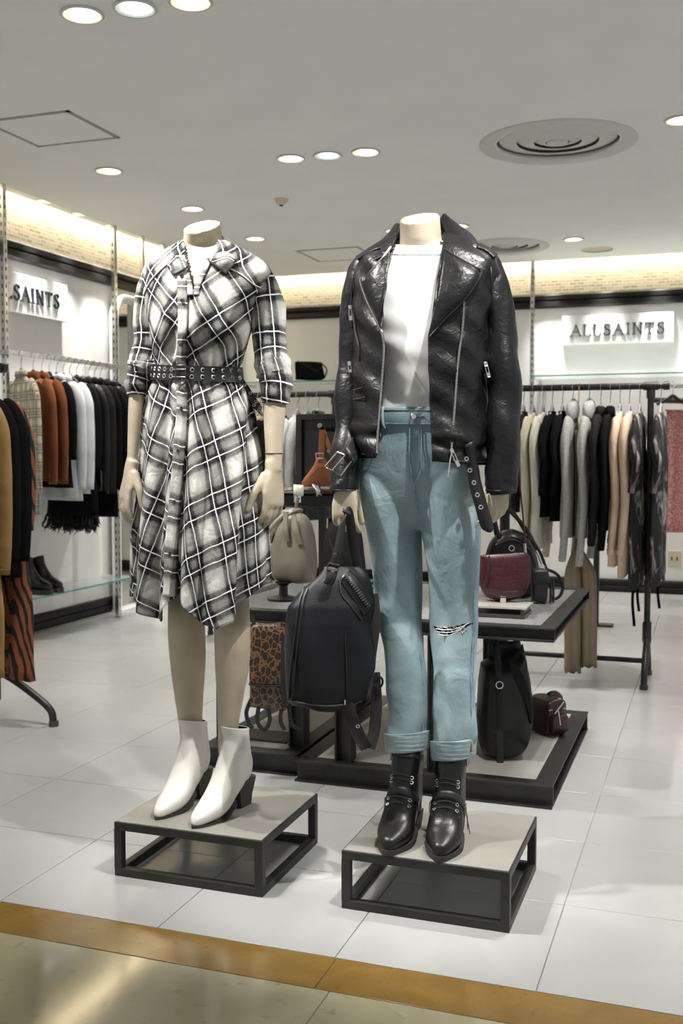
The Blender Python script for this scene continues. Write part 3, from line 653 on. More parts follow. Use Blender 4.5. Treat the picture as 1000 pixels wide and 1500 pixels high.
limb(mb, [(240, 412, 8, .04), (228, 414, 13, .05), (217, 450, 15, .06), (211, 510, 14, .06), (203, 560, 12, .05), (199, 590, 11, .04), (196, 640, 9.2, .03), (194, 668, 7.8, .02), (192, 690, 7.6, .015)], DA)
limb(mb, [(364, 412, 8, -.05), (378, 414, 14, -.055), (390, 450, 17, -.06), (396, 510, 17.5, -.07), (401, 560, 17.5, -.085), (402, 592, 17.3, -.09), (401, 640, 13.8, -.10), (401, 665, 12.6, -.105), (400, 690, 12.5, -.11)], DA)
limb(mb, [(286, 690, 22, .06), (282, 760, 26, .05), (276, 850, 28, .04), (273, 915, 27.6, .03), (275, 965, 26.8, .045), (276.5, 1016, 21.8, .05), (279, 1062, 17.2, .05), (280, 1105, 15, .05)], DA)
limb(mb, [(322, 690, 22, .02), (326, 760, 26, .0), (335, 850, 28, -.03), (340, 925, 27, -.045), (340, 968, 26, -.04), (337.5, 1016, 20.5, -.035), (334, 1062, 15.6, -.03), (334, 1105, 14.5, -.03)], DA)
hand(mb, hp(192, 686, DA + .015), -np.array([0, 0, 1]) - RT * .22 - HF * .12, -RT * .75 - HF * .45, -HF + RT * .5, .172, (.32, .36, .38, .42), .10, .42, .03)
hand(mb, hp(400, 688, DA - .11), -np.array([0, 0, 1]) + RT * .02 - HF * .05, RT * .72 - HF * .60, -HF * .7 - RT * .8, .185, (.30, .34, .36, .4), .22, .42, .02)
remeshed('body', mb, .0042, M['skin'], ta)
for a, b, yy, rr, off in ((192.5, 0, 676, 8.1, .02), (400.8, 0, 664, 12.8, -.105)):   # wrist joints
    P = hp(a, yy, DA + off); MB().torus(P, rr * DA / F - .0012, .0016, (0, 0, 1), 28, 6).build('wrist_joint', M['slot'], ta)
# ---- dress surface
PLX = lambda py: np.interp(py, [360, 390, 450, 540, 600, 660, 720, 800, 880], [281, 268, 268, 266, 267, 263, 258, 252, 249])
def dress_fold(q, py, th):
    f = np.clip((py - 552) / 45, 0, 1); e = lambda c, w_: np.exp(-((q - c) / w_) ** 2); g = 1 + np.clip((py - 640) / 240, 0, 1)
    front = (np.sin(th) > -.05)
    sk = (.014 * e(26, 8) - .016 * e(9, 5) + .009 * e(-9, 6) - .016 * e(-22, 6) + .010 * e(-38, 9) - .009 * e(-56, 7) + .006 * e(58, 12) - .007 * e(44, 6) + .012 * e(86, 10) - .016 * e(104, 8)) * g
    sk = sk + .006 * np.sin(11 * th + 1.3) * (np.sin(th) < 0.2) * g
    wz = np.exp(-((py - 547) / 34.0) ** 2); ga = wz * (.0035 * np.sin(q / 2.6) + .002 * np.sin(q / 1.55 + 1))
    up = np.clip((545 - py) / 25, 0, 1) * np.clip((py - 400) / 60, 0, 1)
    bo = up * (.006 * e(-24, 6) - .006 * e(-13, 5) - .005 * e(10, 5) + .006 * e(22, 7) - .004 * e(50, 8) + .004 * e(66, 10) + .003 * np.sin((q + .45 * py) / 7))
    n_ = .0015 * np.sin(.05 * py + q * .05) * np.sin(q * .06 + 2)
    return np.where(front, 1, .6) * (f * sk + bo) + ga + n_
HEM = ([186, 193, 205, 220, 233, 240, 247, 254, 260, 278, 300, 315, 335, 347, 355, 372, 391, 396], [868, 885, 896, 904, 911, 897, 880, 876, 878, 899, 916, 922, 912, 898, 886, 868, 853, 850])
NS, NR = 168, 150
def dress_pt(phi, py, lift=0.0):
    tp = PA.th_of(PLX(py), py); th_ = tp + phi
    xl, xr, bf, bb = PA.row(py); u = np.cos(th_); px = (xl + xr) / 2 + (xr - xl) / 2 * np.sign(u) * abs(u) ** (2 / PA.n)
    q = px - PLX(py); q = np.where(np.sin(th_) < 0, np.where(q > 0, 130, -130), q)
    return PA.pt(th_, py, dress_fold(q, py, th_) + lift), px, th_
phi = np.linspace(0, 2 * PI, NS, endpoint=False)
_, px8, th8 = dress_pt(phi, np.full(NS, 882.0))
hem = np.where(np.sin(th8) > 0, np.interp(px8, *HEM), 862 + 12 * np.cos(th8 - PI))
tt = np.linspace(0, 1, NR)[:, None]
PYS = 352 + (hem[None] - 352) * tt
G, PXG, THG = dress_pt(np.broadcast_to(phi, PYS.shape), PYS)
G = np.concatenate([G, G[:, :1]], 1); PXG = np.concatenate([PXG, PXG[:, :1]], 1); PYG = np.concatenate([PYS, PYS[:, :1]], 1)
arc = np.concatenate([np.zeros((NR, 1)), np.cumsum(np.linalg.norm(np.diff(G, axis=1), axis=2), 1)], 1); tot = arc[:, -1:]
fr = np.linspace(0, 2 * PI, NS + 1)[None] * np.ones((NR, 1))
left = fr < PI    # increasing angle runs to the viewer's left
sarc = np.where(left, -arc, tot - arc); zz = (900 - PYG) * DA / F
def plaid_uv(s, z, py, isleft):
    top = py < 548
    a = np.where(top, np.where(isleft, -.72, .58), np.where(isleft, -.42, .40))
    return np.stack([s * np.cos(a) + z * np.sin(a) + np.where(isleft, .037, .02), -s * np.sin(a) + z * np.cos(a) + np.where(top, .05, .0)], -1)
qs = quads(NR, NS + 1, False); keep = []; uvs = []
cpx = PXG.ravel()[qs].mean(1); cpy = PYG.ravel()[qs].mean(1); cfr = fr.ravel()[qs].mean(1); cth = np.sin(PA.th_of(PLX(cpy), cpy) + cfr)
nl = np.interp(cpy, [350, 420], [268, 281]); nr_ = np.interp(cpy, [350, 420], [324, 283])
hole = (cpy < 420) & (cth > 0) & (cpx > nl) & (cpx < nr_)
q2 = qs[~hole]; il = (cfr < PI)[~hole][:, None] * np.ones((1, 4), bool)
ss = np.where(il, -arc.ravel()[q2], (tot * np.ones_like(arc)).ravel()[q2] - arc.ravel()[q2])
UV = plaid_uv(ss, zz.ravel()[q2], cpy[~hole][:, None] * np.ones((1, 4)), il)
td = thing('shirt_dress', 'black and white plaid shirt dress with rolled sleeves on a mannequin', 'dress', onz(300, 1180, PZ))
o = mk('dress_body', G, [tuple(x) for x in q2], M['plaid'], td, uv=UV.reshape(-1, 2), solid=.0022)
# placket with buttons
rows = []
for py in np.linspace(392, 874, 60):
    tp = PA.th_of(PLX(py), py); xl, xr, _, _ = PA.row(py)
    rows.append([dress_pt(PA.th_of(PLX(py) + w_, py) - tp, np.array(py), .005)[0] for w_ in (-6.5, -2, 2, 6.5)])
sheet_obj('placket', rows, M['plaid'], td, 8, 120, .003, uvs=.0001)
for py in (404, 440, 505, 598, 660, 735, 810):
    p = dress_pt(np.array(0.0), np.array(float(py)), .010)[0]; MB().lathe([(.001, .002), (.0045, .002), (.0055, 0), (.0045, -.002), (.001, -.002)], (0, 0, 0), 14, 'y', (False, False)).build('button', M['darkmetal'], td, True).matrix_parent_inverse = Matrix.Translation(Vector(p) - td.location)
# yoke seams and side seam
def surf_line(name, pts, rad, m, parent, P, lift=.004, k=30):
    A = crv(np.array([(a, b, 0) for a, b in pts], float), k); mb = MB(); mb.tube([P.on(a[0], a[1], lift) for a in A], rad, 6); return mb.build(name, m, parent)
surf_line('yoke_seam', [(302, 372), (330, 390), (352, 402), (372, 418), (388, 424)], .0022, M['plaid'], td, PA)
surf_line('yoke_seam', [(262, 376), (240, 392), (222, 412), (212, 432)], .0022, M['plaid'], td, PA)
# collar leaves and stand
hd_ = lambda a, b, c: hp(a, b, DA + c)
oa = lambda x, y, l=.014: PA.ond(x, y, l)
cr = [[hd_(326, 347, .02), hd_(326, 357, -.030), hd_(317, 369, -.072), oa(303, 379, .014)], [hd_(334, 350, .015), hd_(337, 363, -.04), oa(331, 378, .026), oa(317, 390, .018)], [hd_(339, 355, .01), hd_(345, 369, -.045), oa(343, 385, .014), oa(331, 401, .010)]]
sheet_obj('collar_leaf', cr, M['plaid'], td, 22, 12, .0035, uvs=.35)
cl_ = [[hd_(269, 352, .03), hd_(268, 362, -.005), hd_(269, 375, -.048), oa(274, 391, .014)], [hd_(262, 356, .035), hd_(258, 368, .0), oa(259, 383, .024), oa(266, 397, .018)], [hd_(257, 361, .04), hd_(249, 375, .005), oa(246, 390, .013), oa(254, 403, .010)]]
sheet_obj('collar_leaf', cl_, M['plaid'], td, 22, 12, .0035, uvs=-.35)
for c_ in (cr, cl_): MB().tube(np.vstack([crv(np.array(c_[2]), 24), crv(np.array([r[3] for r in c_[::-1]]), 12)[1:]]) - HF * .001, .0016, 6).build('collar_edge', M['lining'], td)
sheet_obj('collar_stand', [[hd_(268, 352, -.01), hd_(276, 345, .055), hd_(297, 342, .072), hd_(318, 342, .06), hd_(327, 347, -.0)], [hd_(266, 372, -.01), hd_(274, 366, .06), hd_(297, 362, .08), hd_(320, 362, .065), hd_(330, 366, -.0)]], M['plaid'], td, 24, 6, .003, uvs=.0001)
# front edges of the open neck
for inn, w_ in (([(270, 374), (274, 390), (279, 407), (282, 421), (283, 432)], -8), ([(304, 379), (298, 391), (291, 406), (285, 421), (284, 432)], 8)):
    sheet_obj('neck_facing', [[oa(x, y, .004) for x, y in inn], [oa(x + w_ / 2, y, .007) for x, y in inn], [oa(x + w_, y, .004) for x, y in inn]], M['plaid'], td, 16, 6, .002, uvs=.0001)
# sleeves
def sleeve_uv(name, pts, d0, m, parent, n=36, k=44, disp=None, sc=1.0, th_=.002, flat=1.0, rot=0.0):
    A = crv(np.array(pts, float), k); P = hp(A[:, 0], A[:, 1], d0 + A[:, 3]); r = A[:, 2] * (d0 + A[:, 3]) / F
    R = tube_rings(P, r, n, up=tuple(-HF), disp=disp, flat=flat); R = np.concatenate([R, R[:, :1]], 1)
    a = np.linspace(0, 1, n + 1)[None] * 2 * PI * r[:, None]; l = np.concatenate([[0], np.cumsum(np.linalg.norm(np.diff(P, axis=0), axis=1))])[:, None] * np.ones((1, n + 1))
    q = quads(k, n + 1, False); uv = np.stack([a * math.cos(rot) + l * math.sin(rot), -a * math.sin(rot) + l * math.cos(rot)], -1).reshape(-1, 2)[q.ravel()]
    return mk(name, R, [tuple(x) for x in q], m, parent, uv=uv, solid=th_)
def wrinkle(seed, amp, fa=3.0, fl=8.0):
    return lambda t, a: amp * (nz(math.cos(a) * fa * .5, math.sin(a) * fa * .5 + seed, t * fl) + .6 * nz(math.cos(a) * fa, math.sin(a) * fa + seed, t * fl * 2.2 + a))
sleeve_uv('sleeve', [(244, 404, 11, .03), (228, 405, 18, .045), (217, 450, 20, .055), (215, 500, 18.5, .055), (211, 528, 20.5, .05), (211, 548, 21, .05)], DA, M['plaid'], td, disp=wrinkle(2, .004))
sleeve_uv('sleeve', [(362, 404, 11, -.04), (379, 404, 20, -.055), (391, 450, 24.5, -.06), (395, 505, 24, -.07), (398, 530, 25, -.08), (401, 550, 24, -.085)], DA, M['plaid'], td, disp=wrinkle(5, .005))
sleeve_uv('rolled_cuff', [(211, 536, 17, .05), (211, 531, 22, .05), (210, 540, 23, .05), (204, 552, 18, .048), (201, 566, 17.5, .045), (200, 580, 12.5, .04)], DA, M['plaid'], td, disp=wrinkle(8, .004, 4), k=30)
sleeve_uv('rolled_cuff', [(399, 540, 20, -.08), (400, 534, 26, -.08), (402, 546, 24, -.085), (405, 560, 23.5, -.088), (404, 576, 21.5, -.09), (403, 589, 19.5, -.09), (403, 586, 17, -.09)], DA, M['plaid'], td, disp=wrinkle(9, .004, 4), k=34, rot=.1)
# belt
tb = thing('studded_belt', 'black leather belt with two rows of silver eyelets around the plaid dress', 'belt', PA.pt(PI / 2, 547.0))
def belt_pt(th_, py): return PA.pt(th_, py, .013)
th = np.linspace(0, 2 * PI, 97)[:-1]; sl = lambda t: 547 + 2.0 * np.cos(t)
R = np.array([PA.pt(th, sl(th) + dy, .0115) for dy in (-11, -10, 10, 11)] + [PA.pt(th, sl(th) + dy, .006) for dy in (11, -11)] + [PA.pt(th, sl(th) - 11, .0115)])
mk('strap', *loft(R, True, (False, False)), M['leather_seam'], tb, sharp=.7)
for px in (229, 233, 239, 246, 255, 282, 296, 310, 323, 334, 343):
    for dy in (-5, 5):
        t_ = PA.th_of(px, 547.0); p = PA.pt(t_, sl(t_) + dy, .0125); nrm = PA.pt(t_, sl(t_) + dy, .05) - p
        MB().torus(p + nrm * .03, .0050, .0017, nrm, 14, 6).build('eyelet', M['silver'], tb)
bu = [PA.on(x, y, .018) for x, y in ((262, 533), (273, 533), (273, 560), (262, 560))]
mb = MB(); mb.tube(crv(np.array(bu + [bu[0]]), 40), .0020, 8); bk = mb.build('buckle', M['darkmetal'], tb)
for y in (541, 552): MB().tube([PA.on(256, y, .015), PA.on(263, y, .021), PA.on(274, y, .021)], .0016, 6).build('prong', M['silver'], bk)
tail = [[hp(a, b, DA - .075 - c) for a, b, c in r] for r in ([(336, 538, .03), (348, 546, .005), (360, 560, -.01), (374, 582, -.015), (384, 596, -.01)], [(334, 556, .03), (345, 562, .005), (355, 574, -.01), (368, 594, -.015), (380, 606, -.01)])]
sheet_obj('tail', tail, M['leather_seam'], tb, 24, 4, .0025)
for i in range(6):
    f = .2 + i * .15
    for s_ in (.28, .72):
        a = np.array([crv(tail[0], 101)[int(f * 100)], crv(tail[1], 101)[int(f * 100)]]); p = a[0] + (a[1] - a[0]) * s_ - HF * .002
        MB().torus(p, .0036, .0011, -HF, 10, 5).build('eyelet', M['silver'], tb)
# ------------------------------------------------ boots
def boot_shell(rings, n=26, e=2.3):
    out = []
    for bf, bz, tf, tz, hw in rings:
        a = np.arange(n) * 2 * PI / n; c = np.array([(bf + tf) / 2, (bz + tz) / 2]); ax = np.array([(tf - bf) / 2, (tz - bz) / 2])
        u = np.cos(a); v = np.sin(a); su = np.sign(u) * abs(u) ** (2 / e); sv = np.sign(v) * abs(v) ** (2 / e)
        out.append(np.stack([su * hw, -(c[0] + ax[0] * sv), c[1] + ax[1] * sv], -1))
    O = np.array(out); K = len(out) * 4
    return np.array([crv(O[:, j], K) for j in range(n)]).transpose(1, 0, 2)
def boot_frame(toe, heel, name, label, cat, grp):
    d = np.array(toe[:2]) - np.array(heel[:2]); a = math.atan2(d[0], -d[1])
    return thing(name, label, cat, (heel[0], heel[1], PZ + .0005), a, grp)
def sole_of(t, outline, z0, z1f, m, name='sole'):
    n = len(outline); o = crv(np.array(outline + [outline[0]]), 48)[:-1]
    P = np.array([np.stack([o[:, 0], -o[:, 1], z0(o[:, 1])], -1), np.stack([o[:, 0], -o[:, 1], z1f(o[:, 1])], -1)])
    return mk(name, *loft(P), m, t, True, sharp=.6)
def white_boot(toe, heel, label):
    t = boot_frame(toe, heel, 'ankle_boot', label, 'boot', 'white heeled ankle boots on the plinth')
    R = [(.245, .010, .245, .016, .004), (.232, .004, .236, .030, .015), (.205, .003, .208, .044, .027), (.165, .004, .170, .060, .038), (.125, .014, .140, .085, .041), (.085, .034, .118, .122, .038),
         (.040, .056, .102, .160, .036), (.004, .072, .092, .188, .035), (-.006, .105, .088, .200, .036), (.006, .150, .088, .214, .0365), (.014, .195, .090, .224, .037), (.014, .222, .092, .236, .0365)]
    G = boot_shell(R); mk('upper', *loft(G, True, (True, False)), M['whiteboot'], t, True, solid=.003)
    Gi = boot_shell(R[-3:]); ctr = Gi.mean(1, keepdims=True); mk('lining', *loft(ctr + (Gi - ctr) * .93, True, (True, False)), M['lining'], t, True)
    out = [(0, .250), (.016, .232), (.029, .200), (.039, .160), (.036, .12), (.030, .085), (.0, .075), (-.030, .085), (-.036, .12), (-.039, .160), (-.029, .2), (-.016, .232)]
    zt = lambda f: np.interp(f, [.07, .10, .14, .2, .25], [.038, .022, .007, .004, .008])
    sole_of(t, out, lambda f: zt(f) - .006 * 0 - np.interp(f, [.07, .14], [.006, .0069]), zt, M['sole'])
    H = np.array([[(x * w_, -y, z) for x, y in ((-1, c0), (1, c0), (1, c1), (0.6, c1 - .012), (-.6, c1 - .012), (-1, c1))] for z, w_, c0, c1 in ((0, .021, .052, .004), (.03, .023, .058, .001), (.060, .028, .07, -.004), (.078, .031, .075, -.006))])
    mk('heel', *loft(H), M['sole'], t, True, sharp=.5)
    s1 = G[26:31, 6:8].mean((0, 1)); mb = MB(); C = [G[i, 3 + 0] for i in range(22, 47)]; mb.tube(np.array(C) * 1.0, .0011, 5); mb.build('side_seam', M['whiteboot'], t, True)
    mb = MB(); ring = np.concatenate([G[29, 0:14]]); mb.tube(ring, .0011, 5); mb.build('vamp_seam', M['whiteboot'], t, True)
    return t
white_boot((-1.405, 2.500), (-1.388, 2.735), 'white pointed ankle boot with dark block heel under the shadowed hem side')
white_boot((-1.277, 2.488), (-1.238, 2.705), 'white pointed ankle boot with dark block heel, set slightly ahead and overlapping its mate')
def black_boot(toe, heel, label, side):
    t = boot_frame(toe, heel, 'buckle_boot', label, 'boot', 'black buckled boots on the plinth')
    R = [(.312, .014, .312, .022, .005), (.298, .010, .300, .038, .017), (.262, .010, .266, .048, .031), (.215, .010, .224, .058, .042), (.165, .014, .190, .072, .044), (.115, .024, .166, .094, .042),
         (.060, .038, .146, .122, .040), (.010, .044, .128, .146, .039), (-.008, .070, .116, .168, .0385), (-.006, .110, .104, .184, .0385), (-.004, .150, .094, .200, .039), (-.004, .185, .088, .212, .039), (-.004, .215, .084, .224, .038)]
    fs = lambda f: f if f < .1 else .1 + (f - .1) * .68
    R = [(fs(a), b, fs(c), d, e) for a, b, c, d, e in R]
    G = boot_shell(R, 28); mk('upper', *loft(G, True, (True, False)), M['patent'], t, True, solid=.003)
    out = [(0, .249), (.012, .244), (.026, .222), (.040, .192), (.047, .155), (.041, .10), (.0, .09), (-.041, .10), (-.047, .155), (-.040, .192), (-.026, .222), (-.012, .244)]
    zt = lambda f: np.interp(f, [.09, .12, .15, .25], [.030, .022, .014, .014])
    sole_of(t, out, lambda f: np.interp(f, [.09, .12, .15, .25], [.018, .012, 0, 0]), zt, M['sole'])
    H = np.array([[(x * w_, -y, z) for x, y in ((-1, c0), (1, c0), (1, c1 + .012), (.6, c1), (-.6, c1), (-1, c1 + .012))] for z, w_, c0, c1 in ((0, .032, .07, .006), (.045, .036, .09, -.004))]); mk('heel', *loft(H), M['sole'], t, True, sharp=.5)
    n = 28
    def band(i0, i1, name, m, lift=1.05):
        A = G[i0:i1 + 1]; c = A.mean(1, keepdims=True); return mk(name, *loft(c + (A - c) * lift, True, (False, False)), m, t, True, solid=.003)
    b1 = band(25, 28, 'instep_strap', M['leather_seam'], 1.055); band(44, 47, 'shaft_strap', M['leather_seam'], 1.05)
    # tongue facing, eyelets, laces, buckles
    for i in (22, 24, 31, 33):
        for j in (4, 10):
            p = G[i, j]; c = G[i].mean(0); nr = p - c; MB().torus(p + nr * .05, .0042, .0014, nr, 12, 6).build('eyelet', M['silver'], t, True)
        MB().tube(crv([G[i, 4] * 1.0 + (G[i, 4] - G[i].mean(0)) * .07, G[i, 7] + (G[i, 7] - G[i].mean(0)) * .10, G[i, 10] + (G[i, 10] - G[i].mean(0)) * .07], 9), .0018, 6).build('lace', M['lining'], t, True)
    for j in (3, 11):
        mb = MB(); C = np.array([G[i, j] + (G[i, j] - G[i].mean(0)) * .03 for i in range(20, 38)]); mb.tube(C, .0016, 5); mb.build('facing_edge', M['leather_seam'], t, True)
    for i, sgn in ((26, 1), (26, -1), (46, side)):
        p = G[i, 0 if sgn > 0 else 14]; c = p + np.array([sgn * .006, 0, 0])
        mb = MB(); q = [c + np.array([0, y, z]) for y, z in ((-.012, -.012), (.012, -.012), (.012, .012), (-.012, .012), (-.012, -.012))]; mb.tube(q, .0018, 6); mb.build('buckle', M['silver'], t, True)
    if side > 0:
        for k in range(2):
            p = G[26, 1]; MB().tube(crv([p + np.array([.008, -.01, 0]), p + np.array([.014, -.02 - .004 * k, -.02]), p + np.array([.016 + .006 * k, -.025, -.05 - .012 * k])], 10), .0012, 5).build('lace_end', M['lining'], t, True)
    return t
black_boot((-.742, 2.472), (-.748, 2.698), 'black buckled lace-up boot under the unripped jeans leg', -1)
black_boot((-.612, 2.470), (-.636, 2.702), 'black buckled lace-up boot under the jeans leg ripped at the knee', 1)
# ------------------------------------------------ mannequin in the leather jacket
DB = 2.80
PT = Prof([(352, 578, 650, .048, .06), (360, 566, 668, .065, .075), (375, 535, 706, .08, .09), (400, 528, 712, .095, .10), (460, 532, 702, .115, .10), (500, 535, 698, .118, .095), (560, 545, 684, .096, .09), (590, 548, 676, .084, .085), (625, 546, 678, .082, .085)], DB)
tm = thing('mannequin', 'headless linen coloured mannequin wearing leather jacket and jeans', 'mannequin', onz(612, 1225, PZ))
mb = MB(); mb.add(*loft(rings_from(PT, [354, 362, 375, 400, 440, 480, 520, 560, 600, 622], 40, -.012)))
th = np.arange(40) * 2 * PI / 40
mb.add(*loft(np.array([hp(617 + 38 * np.cos(th), 388 + 0 * th, DB - .05 * np.sin(th)), hp(616 + 33 * np.cos(th), 364 + 1 * np.sin(th), DB - .055 * np.sin(th)), hp(616 + 30.5 * np.cos(th), 348 + 2 * np.sin(th), DB - .057 * np.sin(th) - .008),
                        hp(614.5 + 29 * np.cos(th), 318.5 + 6.5 * np.sin(th) - 4 * np.cos(th), DB - .057 * np.sin(th) - .016)])))
limb(mb, [(548, 402, 7, .05), (534, 404, 11, .06), (522, 460, 13, .075), (514, 560, 13, .06), (508, 650, 11, .02), (506, 690, 9.5, -.02), (505, 704, 10, -.03)], DB)
limb(mb, [(694, 402, 7, -.05), (710, 404, 11, -.07), (728, 460, 13, -.08), (735, 560, 14, -.09), (734, 650, 12, -.11), (733, 685, 11, -.12), (732, 700, 11, -.12)], DB)
# left-hand side hand closes round the bag strap, the other hangs
wl_ = hp(504, 706, DB - .04)
hand(mb, wl_, -np.array([0, 0, 1]) + RT * .0 - HF * .05, -RT * .45 - HF * .88, RT * .9 - HF * .4, .172, (.50, .58, .64, .7), .10, .10, .05, .0)
hand(mb, hp(732, 694, DB - .125), -np.array([0, 0, 1]) - RT * .04, RT * .60 - HF * .80, -HF * .6 - RT * .8, .168, (.40, .45, .45, .5), .30, .10, .03)
remeshed('body', mb, .0042, M['skin'], tm)
# ---- tee
tt_ = thing('t_shirt', 'plain white t-shirt under the open leather jacket', 't-shirt', PT.pt(PI / 2, 480.0))
def tee_lift(th_, py): return .003 + .0025 * np.sin(th_ * 9 + py * .03) * np.clip((py - 470) / 100, 0, 1) + .003 * np.exp(-((py - 580) / 9) ** 2) * np.sin(th_ * 5) + .0012 * np.sin(py * .16 + th_ * 4) * np.exp(-((py - 500) / 60) ** 2)
th = np.arange(110) * 2 * PI / 110
R = np.array([PT.pt(th, py + 5 * np.sin(th) * (py < 372), tee_lift(th, py)) for py in np.concatenate([[355, 356, 358], np.linspace(361, 606, 80)])])
mk('shirt_body', *loft(R, True, (False, False)), M['tee'], tt_, solid=.002)
mb = MB(); mb.tube(np.vstack([np.array([PT.pt(a, 356 + 5 * np.sin(a), .004) for a in th]), [PT.pt(0, 356.0, .004)]]), .0028, 6); mb.build('neck_rib', M['tee'], tt_)
# ---- jeans
PJ = Prof([(596, 548, 674, .094, .10), (622, 540, 684, .098, .11), (660, 528, 697, .100, .125), (700, 523, 704, .094, .13), (735, 526, 706, .082, .12), (756, 534, 700, .068, .10), (778, 560, 672, .035, .06)], DB, 2.35)
tj = thing('jeans', 'light blue ripped straight-leg jeans with rolled cuffs', 'jeans', onz(612, 1225, PZ))
mb = MB(); mb.add(*loft(rings_from(PJ, np.linspace(597, 776, 28), 56)))
LJ = [(572, 690, 44, .035), (572, 725, 45, .032), (575.5, 772, 41, .028), (581, 836, 37.5, .022), (584, 884, 34, .018), (586.5, 915, 31, .015), (591.5, 957, 29.8, -.005), (595, 1003, 31, -.022), (596, 1058, 29.5, -.038), (596, 1086, 30, -.042)]
RJ = [(658, 690, 45, -.035), (659, 725, 46, -.036), (661, 772, 44, -.037), (664, 836, 38.5, -.034), (665, 884, 35, -.03), (664.5, 926, 34.7, -.026), (665, 970, 32.2, -.045), (664.5, 1003, 31.8, -.06), (664.5, 1058, 31.5, -.075), (664, 1096, 32, -.08)]
def jw(seed): return lambda t, a: .006 * nz(math.cos(a) * 1.2 + seed, math.sin(a) * 1.2, t * 5) + .006 * max(0, t - .45) * nz(a * .8, seed, t * 18) + .004 * math.sin(t * 34 + 2 * math.cos(a + seed)) * max(0, t - .72) * 3
limb(mb, LJ, DB, 40, 90, jw(1)); limb(mb, RJ, DB, 40, 90, jw(4))
def rip(c, n):
    px, py = proj(c)
    if py > (1080 if px < 630 else 1090): return True   # open legs, hidden by the rolled cuffs
    if not (632 < px < 692 and 905 < py < 940) or n.dot(Vector(HF)) > .1: return False
    u = (px - 634) / 56; top = 917 + 2 * math.sin(u * 5) - 7 * max(0, u - .6); bot = 917 + 15 * math.sin(PI * min(1, max(0, u)) ** .8) * (1 - .3 * u) - 7 * max(0, u - .6)
    return top < py < bot
remeshed('legs', mb, .0034, M['denim'], tj, 9, rip)
for k in range(9):   # loose threads across the rip
    u = .12 + k * .09; A = np.array([(634 + 50 * u, 918, 0), (642 + 46 * u, 924 + 3 * math.sin(k * 2.0), 0), (650 + 42 * u - 4 * (k % 3), 930 - 6 * abs(u - .45) - 9 * max(0, u - .6), 0)])
    P = hp(A[:, 0], A[:, 1], DB - .026 - 34 * DB / F * .97 + np.array([0, .002, 0])); MB().tube(crv(P, 10), .0009, 5).build('rip_thread', M['tee'], tj)
for k, yy in enumerate((921, 925, 929)):
    P = hp(np.linspace(638 + 2 * k, 686 - 5 * k, 12), yy + 3 * np.sin(np.linspace(0, PI, 12)) - np.linspace(0, 1, 12) ** 2 * 8, DB - .026 - 33.2 * DB / F); MB().tube(P, .0010, 5).build('rip_thread', M['tee'], tj)
# waistband, fly, seams, pockets
th = np.arange(80) * 2 * PI / 80
R = np.array([PJ.pt(th, py, l) for py, l in ((596, .0), (596, .004), (598, .0055), (621, .0055), (623, .004), (623, 0))]); mk('waistband', *loft(R, True, (False, False)), M['denim'], tj)
for yy in (600, 620): surf_line('seam', [(552, yy), (580, yy + .5), (612, yy + 1), (640, yy + 1), (668, yy)], .0011, M['denimseam'], tj, PJ, .006)
surf_line('fly_stitch', [(600, 624), (600, 660), (602, 690), (606, 706)], .0018, M['denimseam'], tj, PJ, .0045)
surf_line('fly_stitch', [(617, 626), (618, 670), (615, 695), (607, 708)], .0011, M['denimseam'], tj, PJ, .0045)
surf_line('fly_stitch', [(613, 626), (614, 668), (611, 690), (606, 702)], .0009, M['denimseam'], tj, PJ, .0045)
surf_line('rise_seam', [(606, 706), (609, 730), (613, 752)], .0018, M['denimseam'], tj, PJ, .0045)
p = PJ.on(606, 610, .010); b_ = MB().lathe([(.001, .004), (.006, .004), (.0085, .001), (.0085, -.003), (.001, -.003)], (0, 0, 0), 18, 'y', (False, False)).build('button', M['silver'], tj, True); b_.matrix_parent_inverse = Matrix.Translation(Vector(p) - tj.location) @ Matrix.Rotation(PI + YAW, 4, 'Z')
MB().tube([PJ.on(612, 610, .007), PJ.on(620, 609.5, .007)], .0016, 6).build('buttonhole', M['denimseam'], tj)
for x in (563, 655):
    sheet_obj('belt_loop', [[PJ.on(x - 3, y, l) for y, l in ((595, .006), (600, .011), (612, .012), (624, .009), (628, .004))], [PJ.on(x + 3, y, l) for y, l in ((595, .006), (600, .011), (612, .012), (624, .009), (628, .004))]], M['denim'], tj, 12, 3, .002)
surf_line('pocket_edge', [(560, 625), (557, 645), (545, 662), (530, 668)], .0016, M['denimseam'], tj, PJ, .0045)
surf_line('pocket_edge', [(655, 626), (660, 648), (676, 664), (695, 668)], .0016, M['denimseam'], tj, PJ, .0045)
def leg_line(name, L, frac, rad, y0, y1):
    A = crv(np.array(L, float), 120); A = A[(A[:, 1] > y0) & (A[:, 1] < y1)]
    P = hp(A[:, 0] + frac * A[:, 2], A[:, 1], DB + A[:, 3] - math.sqrt(1 - frac ** 2) * A[:, 2] * DB / F * 1.0 - .004); MB().tube(P, rad, 6).build(name, M['denimseam'], tj)
leg_line('out_seam', RJ, .80, .0017, 800, 1084); leg_line('out_seam', RJ, .88, .0011, 800, 1084); leg_line('inseam', LJ, .78, .0017, 830, 1076); leg_line('inseam', LJ, .85, .0010, 830, 1076)
